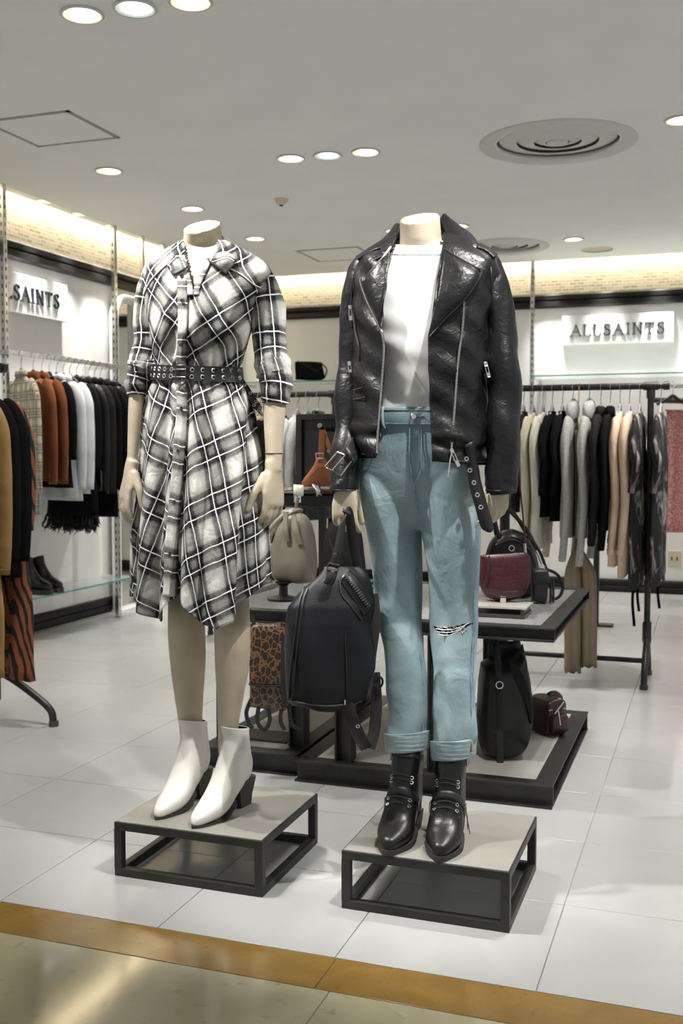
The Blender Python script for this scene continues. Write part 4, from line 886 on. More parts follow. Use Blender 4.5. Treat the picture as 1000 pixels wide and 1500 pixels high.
for L, c in ((LJ, [(596, 1074, 31.5, -.042), (596, 1073, 32.8, -.042), (596, 1086, 32.5, -.042), (596, 1097, 31.5, -.042), (596, 1099, 30.2, -.042), (596, 1092, 29, -.042)]), (RJ, [(664, 1085, 32.5, -.08), (664, 1084, 33.8, -.08), (664, 1097, 33.2, -.08), (664, 1108, 32.2, -.08), (664, 1110.5, 31, -.08), (664, 1102, 30, -.08)])):
    A = crv(np.array(c, float), 30); th = np.arange(44) * 2 * PI / 44; R = []
    for a in A:
        m_ = (DB + a[3]) / F; wob = .0015 * np.sin(3 * th + a[1]); R.append(hp(a[0] + (a[2]) * np.cos(th), a[1] - 2.5 * np.cos(th) + 3.5 * np.sin(th) ** 2 * (np.sin(th) > 0), DB + a[3] - (a[2] * m_ + wob) * np.sin(th)))
    mk('rolled_cuff', *loft(np.array(R), True, (False, False)), M['denimcuff'], tj, solid=.002)
sheet_obj('leg_tag', [[hp(x, y, DB - .08 - .040) for y in (1086, 1093, 1101)] for x in (686, 691)], M['camel'], tj, 4, 4, .002)
# ---- leather jacket
PK = Prof([(340, 584, 650, .045, .065), (347, 570, 672, .06, .08), (356, 553, 698, .075, .095), (366, 535, 716, .09, .105), (378, 521, 730, .105, .115), (400, 516, 734, .125, .12), (440, 516, 722, .145, .12), (500, 517, 716, .155, .118),
           (560, 516, 712, .150, .115), (620, 515, 713, .155, .13), (684, 516, 713, .160, .145)], DB)
JL = lambda y: np.interp(y, [340, 356, 400, 454, 482, 508, 556, 620, 672], [585, 576, 568, 560, 560, 565, 562, 557, 554])
JR = lambda y: np.interp(y, [340, 356, 380, 466, 490, 540, 620, 680], [648, 649, 644, 632, 627, 627, 630, 632])
tk = thing('leather_jacket', 'black leather biker jacket worn open with silver zips and wide lapels', 'jacket', PK.pt(PI / 2, 500.0))
def jk_lift(th_, py):
    s_ = np.sin(th_); n1 = .004 * np.sin(py * .07 + 3 * np.cos(th_ * 2)) * np.sin(th_ * 3 + .5) + .003 * np.sin(py * .14 + th_ * 7)
    edge = .006 * np.clip((py - 480) / 150, 0, 1)
    cr = .005 * np.exp(-((py - 632 - 8 * np.cos(th_)) / 7) ** 2) - .005 * np.exp(-((py - 646 - 8 * np.cos(th_)) / 6) ** 2)
    return n1 + edge + cr
nS, nR = 150, 110; rowsP = []
for i in range(nR):
    py = 341 + (671 - 341) * i / (nR - 1); a0 = PK.th_of(JL(py), py); a1 = PK.th_of(JR(py), py) + 2 * PI
    th_ = np.linspace(a0, a1, nS); u = np.cos(th_); dy = np.where(np.sin(th_) > 0, np.clip((u + .3), 0, 1) * 10, 2) * (i / (nR - 1)) ** 3
    rowsP.append(PK.pt(th_, py + dy, jk_lift(th_, py)))
mk('jacket_body', np.array(rowsP), [tuple(q) for q in quads(nR, nS, False)], M['leather'], tk, solid=.0035)
def jw2(seed): return lambda t, a: .0045 * nz(math.cos(a) * 1.1 + seed, math.sin(a) * 1.1, t * 7) + (.006 * math.sin(t * 30 + 1.6 * math.cos(a - .6) + seed) * math.exp(-((t - .55) / .16) ** 2)) + .003 * nz(a, seed, t * 16)
sL = sleeve_uv('sleeve', [(548, 390, 9, .04), (532, 391, 17, .055), (521, 440, 20, .065), (517, 500, 21, .07), (515, 560, 21.5, .06), (512, 620, 21.5, .035), (507, 670, 21, .0), (504, 712, 20, -.03), (504, 721, 19.5, -.035)], DB, M['leather'], tk, 44, 90, jw2(3), th_=.003)
sR = sleeve_uv('sleeve', [(694, 388, 9, -.04), (713, 388, 18, -.06), (726, 430, 21, -.075), (734, 492, 22, -.085), (736, 556, 24.5, -.095), (737, 620, 24.5, -.11), (735, 680, 23.5, -.12), (733, 714, 22.5, -.125), (733, 722, 22, -.125)], DB, M['leather'], tk, 44, 90, jw2(6), th_=.003)
for pr_, c, s_, rr in ((sL, (504, 716), -.033, 20.2), (sR, (733, 717), -.125, 22.8)):
    th = np.linspace(0, 2 * PI, 40); MB().tube(hp(c[0] + rr * np.cos(th), c[1] + 2 * np.sin(th), DB + s_ - rr * DB / F * np.sin(th)), .0018, 6).build('cuff_seam', M['leather_seam'], pr_)
jd = lambda x, y, l=.004: PK.on(x, y, l)
# lapels and collar
hb = lambda a, b, c: hp(a, b, DB + c)
lapL = [[jd(577, 362, .016), jd(572, 400, .018), jd(565, 440, .018), jd(560, 472, .014), jd(562, 484, .010)], [jd(566, 378, .020), jd(556, 405, .024), jd(554, 440, .020), jd(558, 468, .014), jd(562, 485, .009)],
        [jd(552, 394, .018), jd(543, 410, .020), jd(546, 438, .015), jd(556, 468, .010), jd(562, 486, .008)], [jd(539, 407, .010), jd(532, 411, .010), jd(541, 440, .009), jd(554, 469, .008), jd(562, 487, .007)]]
sheet_obj('lapel', lapL, M['leather'], tk, 30, 20, .004)
lapR = [[jd(648, 364, .016), jd(645, 384, .020), jd(639, 430, .022), jd(632, 468, .016), jd(628, 490, .010)], [jd(660, 374, .022), jd(668, 396, .034), jd(656, 432, .030), jd(640, 466, .018), jd(628, 491, .010)],
        [jd(680, 386, .022), jd(685, 404, .034), jd(668, 436, .028), jd(646, 466, .016), jd(629, 492, .009)], [jd(698, 396, .016), jd(694, 408, .020), jd(676, 437, .018), jd(650, 467, .012), jd(629, 493, .008)]]
sheet_obj('lapel', lapR, M['leather'], tk, 30, 20, .004)
for L, nm in ((lapL, 0), (lapR, 1)):
    e = crv(np.array([r[0] for r in L]), 20); f_ = crv(np.array(L[3]), 40); P = np.vstack([e, f_]) - HF * .003
    MB().tube(P, .0022, 6).build('lapel_edge', M['leather_seam'] if nm else M['copper'], tk)
colR = [[hb(645, 322, .05), hb(650, 335, .0), hb(652, 348, -.035), hb(652, 358, -.060), hb(652, 366, -.078)], [hb(650, 314, .06), hb(662, 330, .005), hb(668, 345, -.045), hb(670, 357, -.080), hb(664, 368, -.098)],
        [hb(658, 320, .065), hb(678, 336, .01), hb(688, 350, -.045), hb(690, 360, -.085), hb(678, 368, -.108)], [hb(668, 330, .065), hb(688, 342, .015), hb(699, 356, -.045), hb(704, 366, -.085), hb(690, 370, -.110)]]
sheet_obj('collar', colR, M['leather'], tk, 26, 20, .005)
colL = [[hb(586, 328, .06), hb(584, 340, .03), hb(582, 350, .0), hb(579, 358, -.03), hb(577, 364, -.052)], [hb(580, 328, .085), hb(573, 342, .05), hb(569, 354, .015), hb(567, 363, -.02), hb(567, 371, -.052)],
        [hb(574, 336, .09), hb(563, 350, .055), hb(556, 361, .02), hb(554, 370, -.015), hb(558, 377, -.050)], [hb(568, 344, .09), hb(553, 358, .055), hb(543, 368, .02), hb(540, 375, -.010), hb(550, 381, -.046)]]
sheet_obj('collar', colL, M['leather'], tk, 26, 20, .005)
sheet_obj('collar_back', [[hb(585, 330, .03), hb(592, 322, .085), hb(616, 318, .105), hb(640, 318, .09), hb(648, 326, .02)], [hb(582, 352, .02), hb(592, 346, .09), hb(616, 342, .11), hb(642, 344, .095), hb(651, 350, .01)]], M['leather'], tk, 26, 8, .005)
for p_ in ((693, 391, .028), (695, 361, None), (541, 409, .020), (563, 372, None)):
    P = jd(p_[0], p_[1], p_[2]) if p_[2] else hb(p_[0], p_[1], -.084 if p_[0] > 600 else -.040)
    MB().lathe([(.001, .003), (.004, .003), (.0055, 0), (.001, -.001)], (0, 0, 0), 14, 'y', (False, False)).build('snap_stud', M['silver'], tk, True).matrix_parent_inverse = Matrix.Translation(Vector(P - HF * .004) - tk.location) @ Matrix.Rotation(PI + YAW, 4, 'Z')
# zips
def zipper(pts, lift, m, w_=.0042, step=.0042, name='zip_teeth', tape=True, lens=None):
    A = crv(np.array([(a, b, 0) for a, b in pts], float), 200); P = np.array([jd(a[0], a[1], lift) for a in A])
    L = np.concatenate([[0], np.cumsum(np.linalg.norm(np.diff(P, axis=0), axis=1))]); n = int(L[-1] / step); mb = MB()
    for k in range(n):
        s_ = (k + .5) * step; p = np.array([np.interp(s_, L, P[:, c]) for c in range(3)]); q = np.array([np.interp(min(s_ + .003, L[-1]), L, P[:, c]) for c in range(3)]); d = q - p; d /= np.linalg.norm(d) + 1e-9
        e = np.cross(d, -HF); e /= np.linalg.norm(e); f_ = np.cross(e, d); mb.box(p, (w_, .0026, .0024), R=np.stack([e, d, f_], 1))
    if tape: MB().tube(P[::4] + HF * .0012, .0035, 6, flat=.4, up=tuple(-HF)).build('zip_tape', M['zip'], tk)
    o = mb.build(name, m, tk, smooth=False); o['kind'] = 'stuff'; return P
zipper([(532, 411), (541, 440), (554, 469), (561, 484), (565, 508), (563, 545), (559, 600), (556, 640), (555, 664)], .010, M['silver'])
zipper([(678, 384), (677, 440), (675, 479), (670, 515), (667, 545), (664, 590), (661, 630), (659, 658)], .008, M['silver'])
zipper([(520, 448), (522, 468), (525, 490), (529, 508), (528, 530)], .006, M['darkmetal'], .0028)
zipper([(707, 548), (710, 575), (709, 600), (707, 628)], .006, M['darkmetal'], .0028)
def puller(x, y, ang, L_=.028, m=None):
    p = jd(x, y, .014); u = RT * math.sin(ang) - np.array([0, 0, 1]) * math.cos(ang); e = np.cross(u, -HF)
    o = MB().box(p, (.009, .010, .006), R=np.stack([e, u, -HF], 1)).build('zip_slider', M['silver'], tk, smooth=False, bevel=.001)
    mb = MB(); q = p + u * .006 - HF * .003
    for s_ in (-1, 1): mb.tube([q + e * .0034 * s_, q + e * .0034 * s_ + u * L_], .0013, 6)
    mb.tube([q - e * .0034, q + e * .0034], .0013, 6); mb.tube([q - e * .0034 + u * L_, q + e * .0034 + u * L_], .0016, 6); mb.box(q + u * L_ * .8, (.007, L_ * .4, .002), R=np.stack([e, u, -HF], 1)); mb.build('zip_puller', M['silver'], o)
puller(520, 450, .05); puller(519, 532, .1, .018); puller(704, 533, .25); puller(658, 660, .42, .036)
MB().tube(crv([jd(657, 664, .018), jd(655, 675, .018), jd(653, 690, .02), jd(652, 698, .02)], 10), .0016, 6).build('puller_chain', M['silver'], tk)
# epaulettes, pocket flap lines, panel seams, hem
sheet_obj('epaulette', [[PK.ond(698, 362, .010), PK.ond(712, 368, .010), PK.ond(724, 378, .008)], [PK.ond(702, 357, .006), PK.ond(716, 364, .006), PK.ond(728, 374, .004)]], M['leather'], tk, 12, 6, .006)
sheet_obj('epaulette', [[PK.ond(556, 364, .010), PK.ond(540, 371, .010), PK.ond(524, 381, .008)], [PK.ond(554, 358, .006), PK.ond(538, 366, .006), PK.ond(521, 377, .004)]], M['leather'], tk, 12, 6, .006)
for L in ([(716, 392), (717, 420), (716, 470)], [(519, 385), (518, 430), (518, 480)], [(520, 572), (534, 568), (538, 568)], [(519, 586), (530, 584), (538, 582)], [(688, 640), (700, 642), (711, 642)], [(520, 664), (540, 666), (554, 666)], [(632, 668), (660, 674), (690, 677), (711, 677)]):
    surf_line('seam', L, .0022, M['leather_seam'], tk, PK, .006)
# belt of the jacket: hanging tail with eyelets and the loose buckle end
tail = [[jd(676, 652, .012), hb(686, 700, -.150), hb(697, 745, -.150), hb(704, 770, -.148), hb(709, 776, -.148)], [jd(682, 648, .018), hb(692, 698, -.158), hb(704, 742, -.158), hb(714, 770, -.156), hb(718, 780, -.154)], [jd(688, 645, .012), hb(701, 695, -.150), hb(713, 740, -.150), hb(720, 764, -.148), hb(722, 774, -.148)]]
tl = sheet_obj('belt_tail', tail, M['leather_seam'], tk, 40, 8, .006)
for x, y in ((683, 672), (688, 689), (694, 707), (699, 725), (704, 743)): MB().torus(hb(x, y, -.168), .0046, .0017, -HF, 14, 6).build('eyelet', M['silver'], tl)
be = sheet_obj('belt_end', [[jd(522, 640, .010), hb(508, 652, -.135), hb(497, 664, -.140)], [jd(525, 655, .012), hb(515, 664, -.145), hb(506, 675, -.148)], [jd(528, 668, .010), hb(520, 676, -.135), hb(512, 686, -.140)]], M['leather_seam'], tk, 14, 10, .006)
c = [hb(x, y, -.150) for x, y in ((494, 662), (476, 683), (499, 697), (517, 672), (494, 662))]; MB().tube(np.array(c), .0024, 8).build('buckle', M['silver'], be)
MB().tube([hb(505, 667, -.155), hb(486, 689, -.155)], .0016, 6).build('prong', M['silver'], be)
MB().tube(crv([hb(512, 640, -.140), hb(505, 655, -.150), hb(510, 668, -.155), hb(522, 662, -.145)], 16), .004, 8, flat=.4).build('belt_keeper', M['leather_seam'], be)
# ------------------------------------------------ black backpack held in the hand
DG = 2.70
tg = thing('backpack', 'large black pebbled leather backpack hanging from the mannequin hand', 'backpack', hp(490, 940, DG))
rowsB = [(830, 476, 526, .024), (838, 472, 536, .034), (846, 464, 540, .045), (857, 450, 543, .055), (872, 434, 546, .066), (890, 419, 549, .08), (915, 417, 545, .09), (945, 417, 551, .095), (980, 419, 551, .098), (1010, 420.5, 541, .10), (1026, 423, 533, .098), (1034, 430, 524, .09)]
PB = Prof([(a, b, c_, d_, d_) for a, b, c_, d_ in rowsB], DG + .02, 3.0, .16, 4)
th = np.arange(72) * 2 * PI / 72
R = np.array([PB.pt(th, py + np.clip(np.cos(th), 0, 1) * -6 * (py - 836) / 200 + 10 * ((py - 836) / 200) ** 3 * np.exp(-((np.cos(th) - .1) / .5) ** 2), .003 * np.sin(th * 5 + py * .03)) for py in np.linspace(830, 1034, 60)])
mk('bag_body', *loft(R), M['bagleather'], tg)
def pl(name, pts, rad, m=None, lift=.003, k=40): return surf_line(name, pts, rad, m or M['leather_seam'], tg, PB, lift, k)
pl('piping', [(448, 860), (439, 885), (433, 930), (427, 990), (424, 1024)], .0030); pl('piping', [(452, 862), (444, 885), (438, 930), (432, 990), (429, 1026)], .0022)
pl('piping', [(424, 1026), (450, 1031), (480, 1034), (505, 1032)], .0028); pl('fold_ridge', [(497, 850), (500, 870), (511, 885), (528, 908)], .0034); pl('corner_seam', [(508, 1030), (507, 980), (505, 930)], .0016, None, .001)
hg = lambda a, b, c: hp(a, b, DG + c)
st = sheet_obj('top_handle', [[hg(496, 772, -.05), hg(490, 800, -.058), hg(482, 829, -.06)], [hg(501, 764, -.055), hg(496, 802, -.064), hg(488, 831, -.066)], [hg(507, 752, -.05), hg(502, 804, -.058), hg(494, 833, -.06)]], M['leather_seam'], tg, 20, 8, .005)
MB().tube(crv([hg(507, 752, -.05), hg(509, 748, -.03), hg(512, 760, -.01), hg(518, 800, .01), hg(524, 830, .02)], 24), .012, 8, flat=.22, up=tuple(-HF)).build('handle_return', M['leather_seam'], tg)
p = hg(491, 813, -.070); b_ = MB().lathe([(.001, .003), (.004, .003), (.0055, 0), (.001, -.001)], (0, 0, 0), 14, 'y', (False, False)).build('stud', M['darkmetal'], tg, True); b_.matrix_parent_inverse = Matrix.Translation(Vector(p) - tg.location) @ Matrix.Rotation(PI + YAW, 4, 'Z')
q = [hg(x, y, -.066) for x, y in ((481, 825), (497, 828), (495, 837), (479, 834), (481, 825))]; MB().tube(np.array(q), .0026, 8).build('handle_buckle', M['darkmetal'], tg)
sheet_obj('handle_tab', [[hg(480, 834, -.062), hg(478, 845, -.068), hg(474, 854, -.066)], [hg(487, 836, -.066), hg(484, 847, -.072), hg(480, 856, -.070)], [hg(494, 836, -.062), hg(491, 848, -.066), hg(486, 857, -.062)]], M['leather_seam'], tg, 12, 8, .005)
sheet_obj('side_gusset', [[PB.on(x, y, .003) for x, y in ((497, 850), (511, 872), (530, 902))], [PB.on(x, y, .008) for x, y in ((503, 842), (520, 864), (539, 890))], [PB.on(x, y, .003) for x, y in ((511, 835), (528, 854), (544, 878))]], M['patent'], tg, 14, 12, .003)
MB().tube([PB.on(505 + 28 * f, 843 + 45 * f, .012) for f in np.linspace(0, 1, 14)], .0030, 6).build('gusset_zip', M['webbing'], tg)
mb = MB()
for k in range(15):
    f = k / 14; mb.tube([PB.on(503 + 28 * f, 845 + 45 * f, .014), PB.on(508 + 28 * f, 841 + 45 * f, .014)], .0011, 5)
o = mb.build('zip_teeth', M['leather_seam'], tg); o['kind'] = 'stuff'
def strap(name, pts, w_, m, parent, k=30, flat=.22, upv=None):
    A = np.array(pts); return MB().tube(crv(A, k), w_, 8, flat=flat, up=tuple(-HF) if upv is None else upv).build(name, m, parent)
s1 = strap('shoulder_strap', [hg(536, 1012, -.02), hg(543, 960, .0), hg(549, 910, .01), hg(546, 870, .02)], .014, M['webbing'], tg)
strap('shoulder_strap', [hg(548, 985, .03), hg(551, 1030, .03), hg(548, 1070, .02), hg(541, 1096, .0)], .015, M['webbing'], tg)
s2 = strap('lower_strap', [hg(507, 1030, -.05), hg(516, 1055, -.045), hg(526, 1078, -.03), hg(536, 1096, -.01)], .016, M['leather_seam'], tg)
MB().torus(hg(505, 1028, -.062), .008, .0018, RT, 16, 6).build('strap_ring', M['silver'], s2); MB().torus(hg(524, 1064, -.052), .004, .0014, -HF, 12, 6).build('strap_eyelet', M['silver'], s2)
MB().tube(crv([hg(551, 1000, .02), hg(556, 992, .015), hg(560, 996, .015), hg(559, 1004, .02), hg(553, 1010, .02)], 14), .003, 6).build('strap_loop', M['leather_seam'], tg)
# ================================================================ display tables, racks, clothes and bags
def channel(mb, p, q, w, h, z):
    """steel I-beam lying from p to q, bottom at z"""
    p = np.array(p, float); q = np.array(q, float); d = q - p; alongx = abs(d[0]) > abs(d[1]); f = .007
    for zz, ww, hh in ((z + f / 2, w, f), (z + h - f / 2, w, f), (z + h / 2, .008, h - 2 * f)):
        c = ((p[0] + q[0]) / 2, (p[1] + q[1]) / 2, zz); L = abs(d[0] if alongx else d[1]); mb.box(c, (L, ww, hh) if alongx else (ww, L, hh))
    return mb
def beam_frame(t, x0, x1, y0, y1, w, h, z, name):
    for p, q in (((x0, y0 + w / 2), (x1, y0 + w / 2)), ((x0, y1 - w / 2), (x1, y1 - w / 2)), ((x0 + w / 2, y0 + w), (x0 + w / 2, y1 - w)), ((x1 - w / 2, y0 + w), (x1 - w / 2, y1 - w))):
        channel(MB(), p, q, w, h, z).build(name, M['steel'], t, smooth=False, bevel=.001)
M['traytop'] = mat('glossy_grey_top', (.22, .22, .215), .16, var=.08, vs=6, bs=.05, bscale=60)
def table(x0, x1, y0, y1, posts, label):
    t = thing('display_table', label, 'table', ((x0 + x1) / 2, (y0 + y1) / 2, 0))
    beam_frame(t, x0, x1, y0, y1, .062, .075, .0, 'base_beam'); beam_frame(t, x0, x1, y0, y1, .05, .046, .540, 'tray_beam')
    MB().bb(x0 + .03, x1 - .03, y0 + .03, y1 - .03, .052, .074).build('base_board', M['panel'], t, smooth=False)
    MB().bb(x0 + .045, x1 - .045, y0 + .045, y1 - .045, .566, .584).build('tray_top', M['traytop'], t, smooth=False)
    for x, y in posts:
        mb = MB(); mb.box((x - .026, y, .308), (.007, .062, .466)); mb.box((x + .026, y, .308), (.007, .062, .466)); mb.box((x, y, .308), (.047, .008, .466)); mb.build('post', M['steel'], t, smooth=False, bevel=.001)
    return t
table(-1.355, -.467, 3.365, 4.405, [(-1.19, 3.43), (-.86, 3.43), (-1.19, 4.34), (-.86, 4.34)], 'wide black steel I-beam display table holding burgundy and black bags')
table(-1.745, -1.372, 3.415, 4.40, [(-1.41, 3.55), (-1.70, 3.55), (-1.41, 4.28), (-1.70, 4.28)], 'narrow black steel I-beam display table with the leopard backpack under its tray')
TZ = .586
# upper stand with dark back panel
t = thing('display_stand', 'black steel upper stand with dark back panel behind the tan bag', 'stand', (-1.25, 3.78, TZ))
channel(MB(), (-1.545, 3.67), (-.98, 3.67), .05, .05, .940).build('shelf_beam', M['steel'], t, smooth=False); channel(MB(), (-1.545, 3.93), (-.98, 3.93), .05, .05, .940).build('shelf_beam', M['steel'], t, smooth=False)
MB().bb(-1.545, -.98, 3.645, 3.955, .984, .992).build('shelf_plate', M['steel'], t, smooth=False)
for x in (-1.366, -1.0):
    for y in (3.68, 3.92): MB().bb(x - .012, x + .012, y - .012, y + .012, TZ, .942).build('leg', M['steel'], t, smooth=False)
MB().bb(-1.565, -.98, 3.955, 3.968, .985, 1.285).build('back_panel', M['steel'], t, smooth=False)
for a in ((-1.575, -1.55, .985, 1.295), (-.995, -.97, .985, 1.295)): MB().bb(a[0], a[1], 3.935, 3.97, a[2], a[3]).build('panel_frame', M['steel'], t, smooth=False, bevel=.002)
MB().bb(-1.55, -.995, 3.935, 3.97, 1.272, 1.295).build('panel_frame', M['steel'], t, smooth=False, bevel=.002)
p_ = hp(472, 628, 4.06); MB().tube([p_ + np.array([0, .12, 0]), p_, p_ + np.array([0, -.03, .012])], .010, 10).build('hook', M['darkmetal'], t)
ar = thing('clip_display', 'short chrome display bar with clips above the taupe backpack', 'display bar', hp(436, 740, 3.64))
MB().tube([hp(418, 716, 3.62), hp(440, 716, 3.66), hp(500, 715, 3.80)], .007, 10).build('arm', M['chrome'], ar)
MB().tube([hp(436, 712, 3.64), hp(436, 736, 3.64)], .014, 10).build('stem', M['chrome'], ar)
sheet_obj('clip', [[hp(430, 710, 3.62), hp(430, 720, 3.61), hp(430, 726, 3.62)], [hp(444, 711, 3.64), hp(444, 721, 3.63), hp(444, 726, 3.64)]], M['ivory'], ar, 6, 4, .004)
sheet_obj('clip', [[hp(456, 709, 3.68), hp(462, 718, 3.66), hp(464, 727, 3.68)], [hp(466, 709, 3.70), hp(470, 718, 3.68), hp(471, 727, 3.70)]], M['chrome'], ar, 6, 4, .004)
# ------------------------------------------------ bags
class Bag:
    def __init__(s, name, label, cat, cx, cy, d, rot=0.0, group=None):
        s.c = hp(cx, cy, d); s.k = d / F; s.cx, s.cy = cx, cy; s.t = thing(name, label, cat, s.c, YAW + rot, group)
    def L(s, px, py, y=0.0): return np.array([(px - s.cx) * s.k, y, -(py - s.cy) * s.k])
    def puff(s, name, out, depth, m, inset=.12, y0=0.0, p=2.5, n=72, k=11, smoothc=True, sag=0.0, parent=None):
        o = np.array([s.L(*q) for q in out])[:, [0, 2]]
        o = crv(np.vstack([o, o[:1]]), n + 1)[:-1] if smoothc else np.vstack([o[i] + (o[(i + 1) % len(o)] - o[i]) * f for i in range(len(o)) for f in (0, .33, .66)])
        c = o.mean(0); R = []
        for v in np.linspace(-1, 1, k):
            q = c + (o - c) * (1 - inset * abs(v) ** p); R.append(np.stack([q[:, 0], np.full(len(q), y0 + v * depth / 2) + sag * np.sin(q[:, 0] * 60) * (1 if abs(v) > .9 else .3), q[:, 1]], -1))
        R = np.array(R)
        f0 = c + (R[0][:, [0, 2]] - c) * .55; f1 = c + (R[-1][:, [0, 2]] - c) * .55
        a = np.stack([f0[:, 0], np.full(len(f0), y0 - depth / 2 * 1.10), f0[:, 1]], -1); b = np.stack([f1[:, 0], np.full(len(f1), y0 + depth / 2 * 1.10), f1[:, 1]], -1)
        return mk(name, *loft(np.concatenate([a[None], R, b[None]])), m, parent or s.t, True, sharp=1.2)
    def line(s, name, pts, r, m, y=0.0, k=24, flat=1.0, parent=None, n=8):
        P = np.array([s.L(*(q if len(q) == 3 else q + (y,))) for q in pts]); return MB().tube(crv(P, k), r, n, flat=flat, up=(0, -1, 0) if flat < 1 else None).build(name, m, parent or s.t, True)
    def ring(s, name, px, py, y, R, r, m, nrm=(0, 1, 0), parent=None): return MB().torus(s.L(px, py, y), R, r, nrm, 18, 6).build(name, m, parent or s.t, True)
def rest(t, z):
    m = min((c.matrix_basis @ v.co).z for c in t.children if c.type == 'MESH' for v in c.data.vertices if 'strap' not in c.name and 'tassel' not in c.name); t.location.z = z - m - .0008
# burgundy saddle bag on a low riser
tr = thing('display_riser', 'low steel riser with grey top under the burgundy saddle bag', 'riser', onz(728, 905, TZ)); c = onz(727, 903, TZ)
MB().box((c[0], c[1] + .05, TZ + .006), (.20, .14, .012)).build('base', M['darkmetal'], tr, smooth=False); MB().box((c[0], c[1] + .05, TZ + .034), (.21, .15, .006)).build('top', M['concrete'], tr, smooth=False)
for dx in (-.09, .09): MB().box((c[0] + dx, c[1] + .05, TZ + .021), (.010, .13, .024)).build('side', M['darkmetal'], tr, smooth=False)
b = Bag('saddle_bag', 'burgundy crocodile-embossed saddle handbag on the display table', 'handbag', 738, 858, 3.70)
b.puff('bag_body', [(703, 826), (738, 824), (769, 825), (774, 848), (774, 867), (765, 884), (746, 892), (727, 892), (709, 884), (702, 866), (702, 846)], .075, M['croc'], .06)
fl_ = b.puff('flap', [(704, 823), (738, 821), (769, 822), (774, 846), (773, 862), (764, 878), (746, 886), (727, 886), (710, 878), (703, 862), (702, 842)], .012, M['croc'], .03, y0=-.047, k=5)
MB().box(b.L(733, 889, -.056), (.020, .008, .016)).build('clasp', M['silver'], fl_, True, smooth=False, bevel=.002)
b.line('strap', [(768, 830), (769, 812), (764, 760), (758, 700), (757, 640), (750, 612), (742, 606)], .0030, M['burg']); b.line('strap_clip', [(768, 808), (769, 822)], .0045, M['silver'])
rest(b.t, TZ + .037)
b.line('tassel', [(713, 822, -.05), (711, 842, -.058), (709, 858, -.058), (706, 868, -.058)], .0055, M['burg'], flat=.4)
st = thing('bag_stand', 'slim black pole stand behind the burgundy saddle bag', 'stand', onz(742, 880, TZ))
c = onz(742, 868, TZ); d_ = float(c @ HF); MB().tube([c, np.array([c[0], c[1], 1.30])], .0095, 12).build('pole', M['steel'], st); MB().lathe([(.06, TZ), (.06, TZ + .008), (.012, TZ + .014)], (c[0], c[1], 0), 28).build('base', M['steel'], st)
tp = np.array([c[0], c[1], 1.295]); MB().tube([tp, tp - HF * .16 + np.array([0, 0, .0])], .006, 8).build('arm', M['steel'], st)
b = Bag('hobo_bag', 'black glossy hobo bag with arched handles behind the burgundy bag', 'handbag', 750, 842, 4.06)
b.puff('bag_body', [(712, 876), (708, 835), (716, 800), (732, 783), (752, 779), (770, 790), (784, 815), (790, 845), (788, 874), (750, 880)], .10, M['patent'], .25)
for y, e in ((-.035, 0), (.03, 6)): b.line('handle', [(728, 790, y), (722, 760 - e, y), (736, 748 - e, y), (752, 760 - e, y), (770, 782, y), (784, 808, y)], .0075, M['patent'], flat=.6)
b.line('handle', [(746, 779, -.06), (768, 788, -.07), (784, 808, -.07), (796, 836, -.06)], .006, M['patent'])
b.ring('ring', 745, 805, -.062, .010, .0022, M['silver']); b.line('zip_line', [(722, 800, -.056), (746, 792, -.058), (772, 806, -.056)], .002, M['darkmetal'])
rest(b.t, TZ - .002)
b = Bag('tassel_bag', 'small black cylinder bag with silver ring, tassels and coiled strap', 'handbag', 790, 858, 3.90)
b.puff('bag_body', [(780, 880), (779, 842), (783, 836), (797, 836), (801, 842), (800, 881), (790, 883)], .055, M['leather_seam'], .15)
b.puff('lid', [(778, 856), (778, 838), (783, 833), (797, 833), (802, 838), (802, 856)], .062, M['leather_seam'], .12); b.ring('ring', 793, 831, -.01, .009, .002, M['silver'])
for x in (804, 808, 777): b.line('tassel', [(x, 846, -.015), (x + 1, 865, -.018), (x + 1, 882, -.018)], .0045, M['leather_seam'])
b.line('coiled_strap', [(800, 834, 0), (814, 840, .01), (823, 850, .02), (826, 862, .02), (822, 874, .02), (814, 879, .02), (808, 875, .02)], .006, M['webbing']); b.line('strap', [(793, 829, 0), (787, 812, .01), (780, 800, .02), (776, 790, .02)], .0022, M['darkmetal'])
rest(b.t, TZ - .002)
# bucket tote on the base board
b = Bag('bucket_tote', 'tall black crinkled patent tote on the table base', 'tote bag', 738, 1030, 3.68)
b.puff('bag_body', [(704, 968), (714, 962), (735, 960), (752, 950), (766, 950), (772, 985), (777, 1015), (778, 1055), (769, 1092), (752, 1105), (715, 1105), (703, 1092), (699, 1050), (700, 1005)], .15, M['patent'], .10)
b.puff('rear_wall', [(716, 1000), (717, 945), (728, 938), (752, 938), (764, 937), (768, 965), (770, 1000)], .02, M['leather_seam'], .05, y0=.05)
P = [[b.L(738, 958, -.078), b.L(748, 985, -.085), b.L(764, 1020, -.085), b.L(772, 1050, -.078)], [b.L(752, 946, -.06), b.L(760, 975, -.075), b.L(771, 1010, -.075), b.L(776, 1046, -.068)], [b.L(763, 937, -.02), b.L(769, 968, -.03), b.L(775, 1000, -.03), b.L(778, 1036, -.04)]]
sheet_obj('folded_edge', P, M['charcoal'], b.t, 16, 10, .003, True)
b.line('strap', [(722, 938, -.07), (723, 962, -.085), (725, 1000, -.088), (726, 1060, -.088), (728, 1109, -.084)], .011, M['webbing'], flat=.2); b.ring('ring', 725, 991, -.096, .012, .0025, M['silver']); b.line('top_strap', [(720, 905, .02), (722, 925, -.02), (722, 945, -.07)], .010, M['webbing'], flat=.3)
rest(b.t, .0745)
b = Bag('camera_bag', 'small burgundy box bag with silver chain clip on the table base', 'handbag', 798, 1047, 3.99, .45)
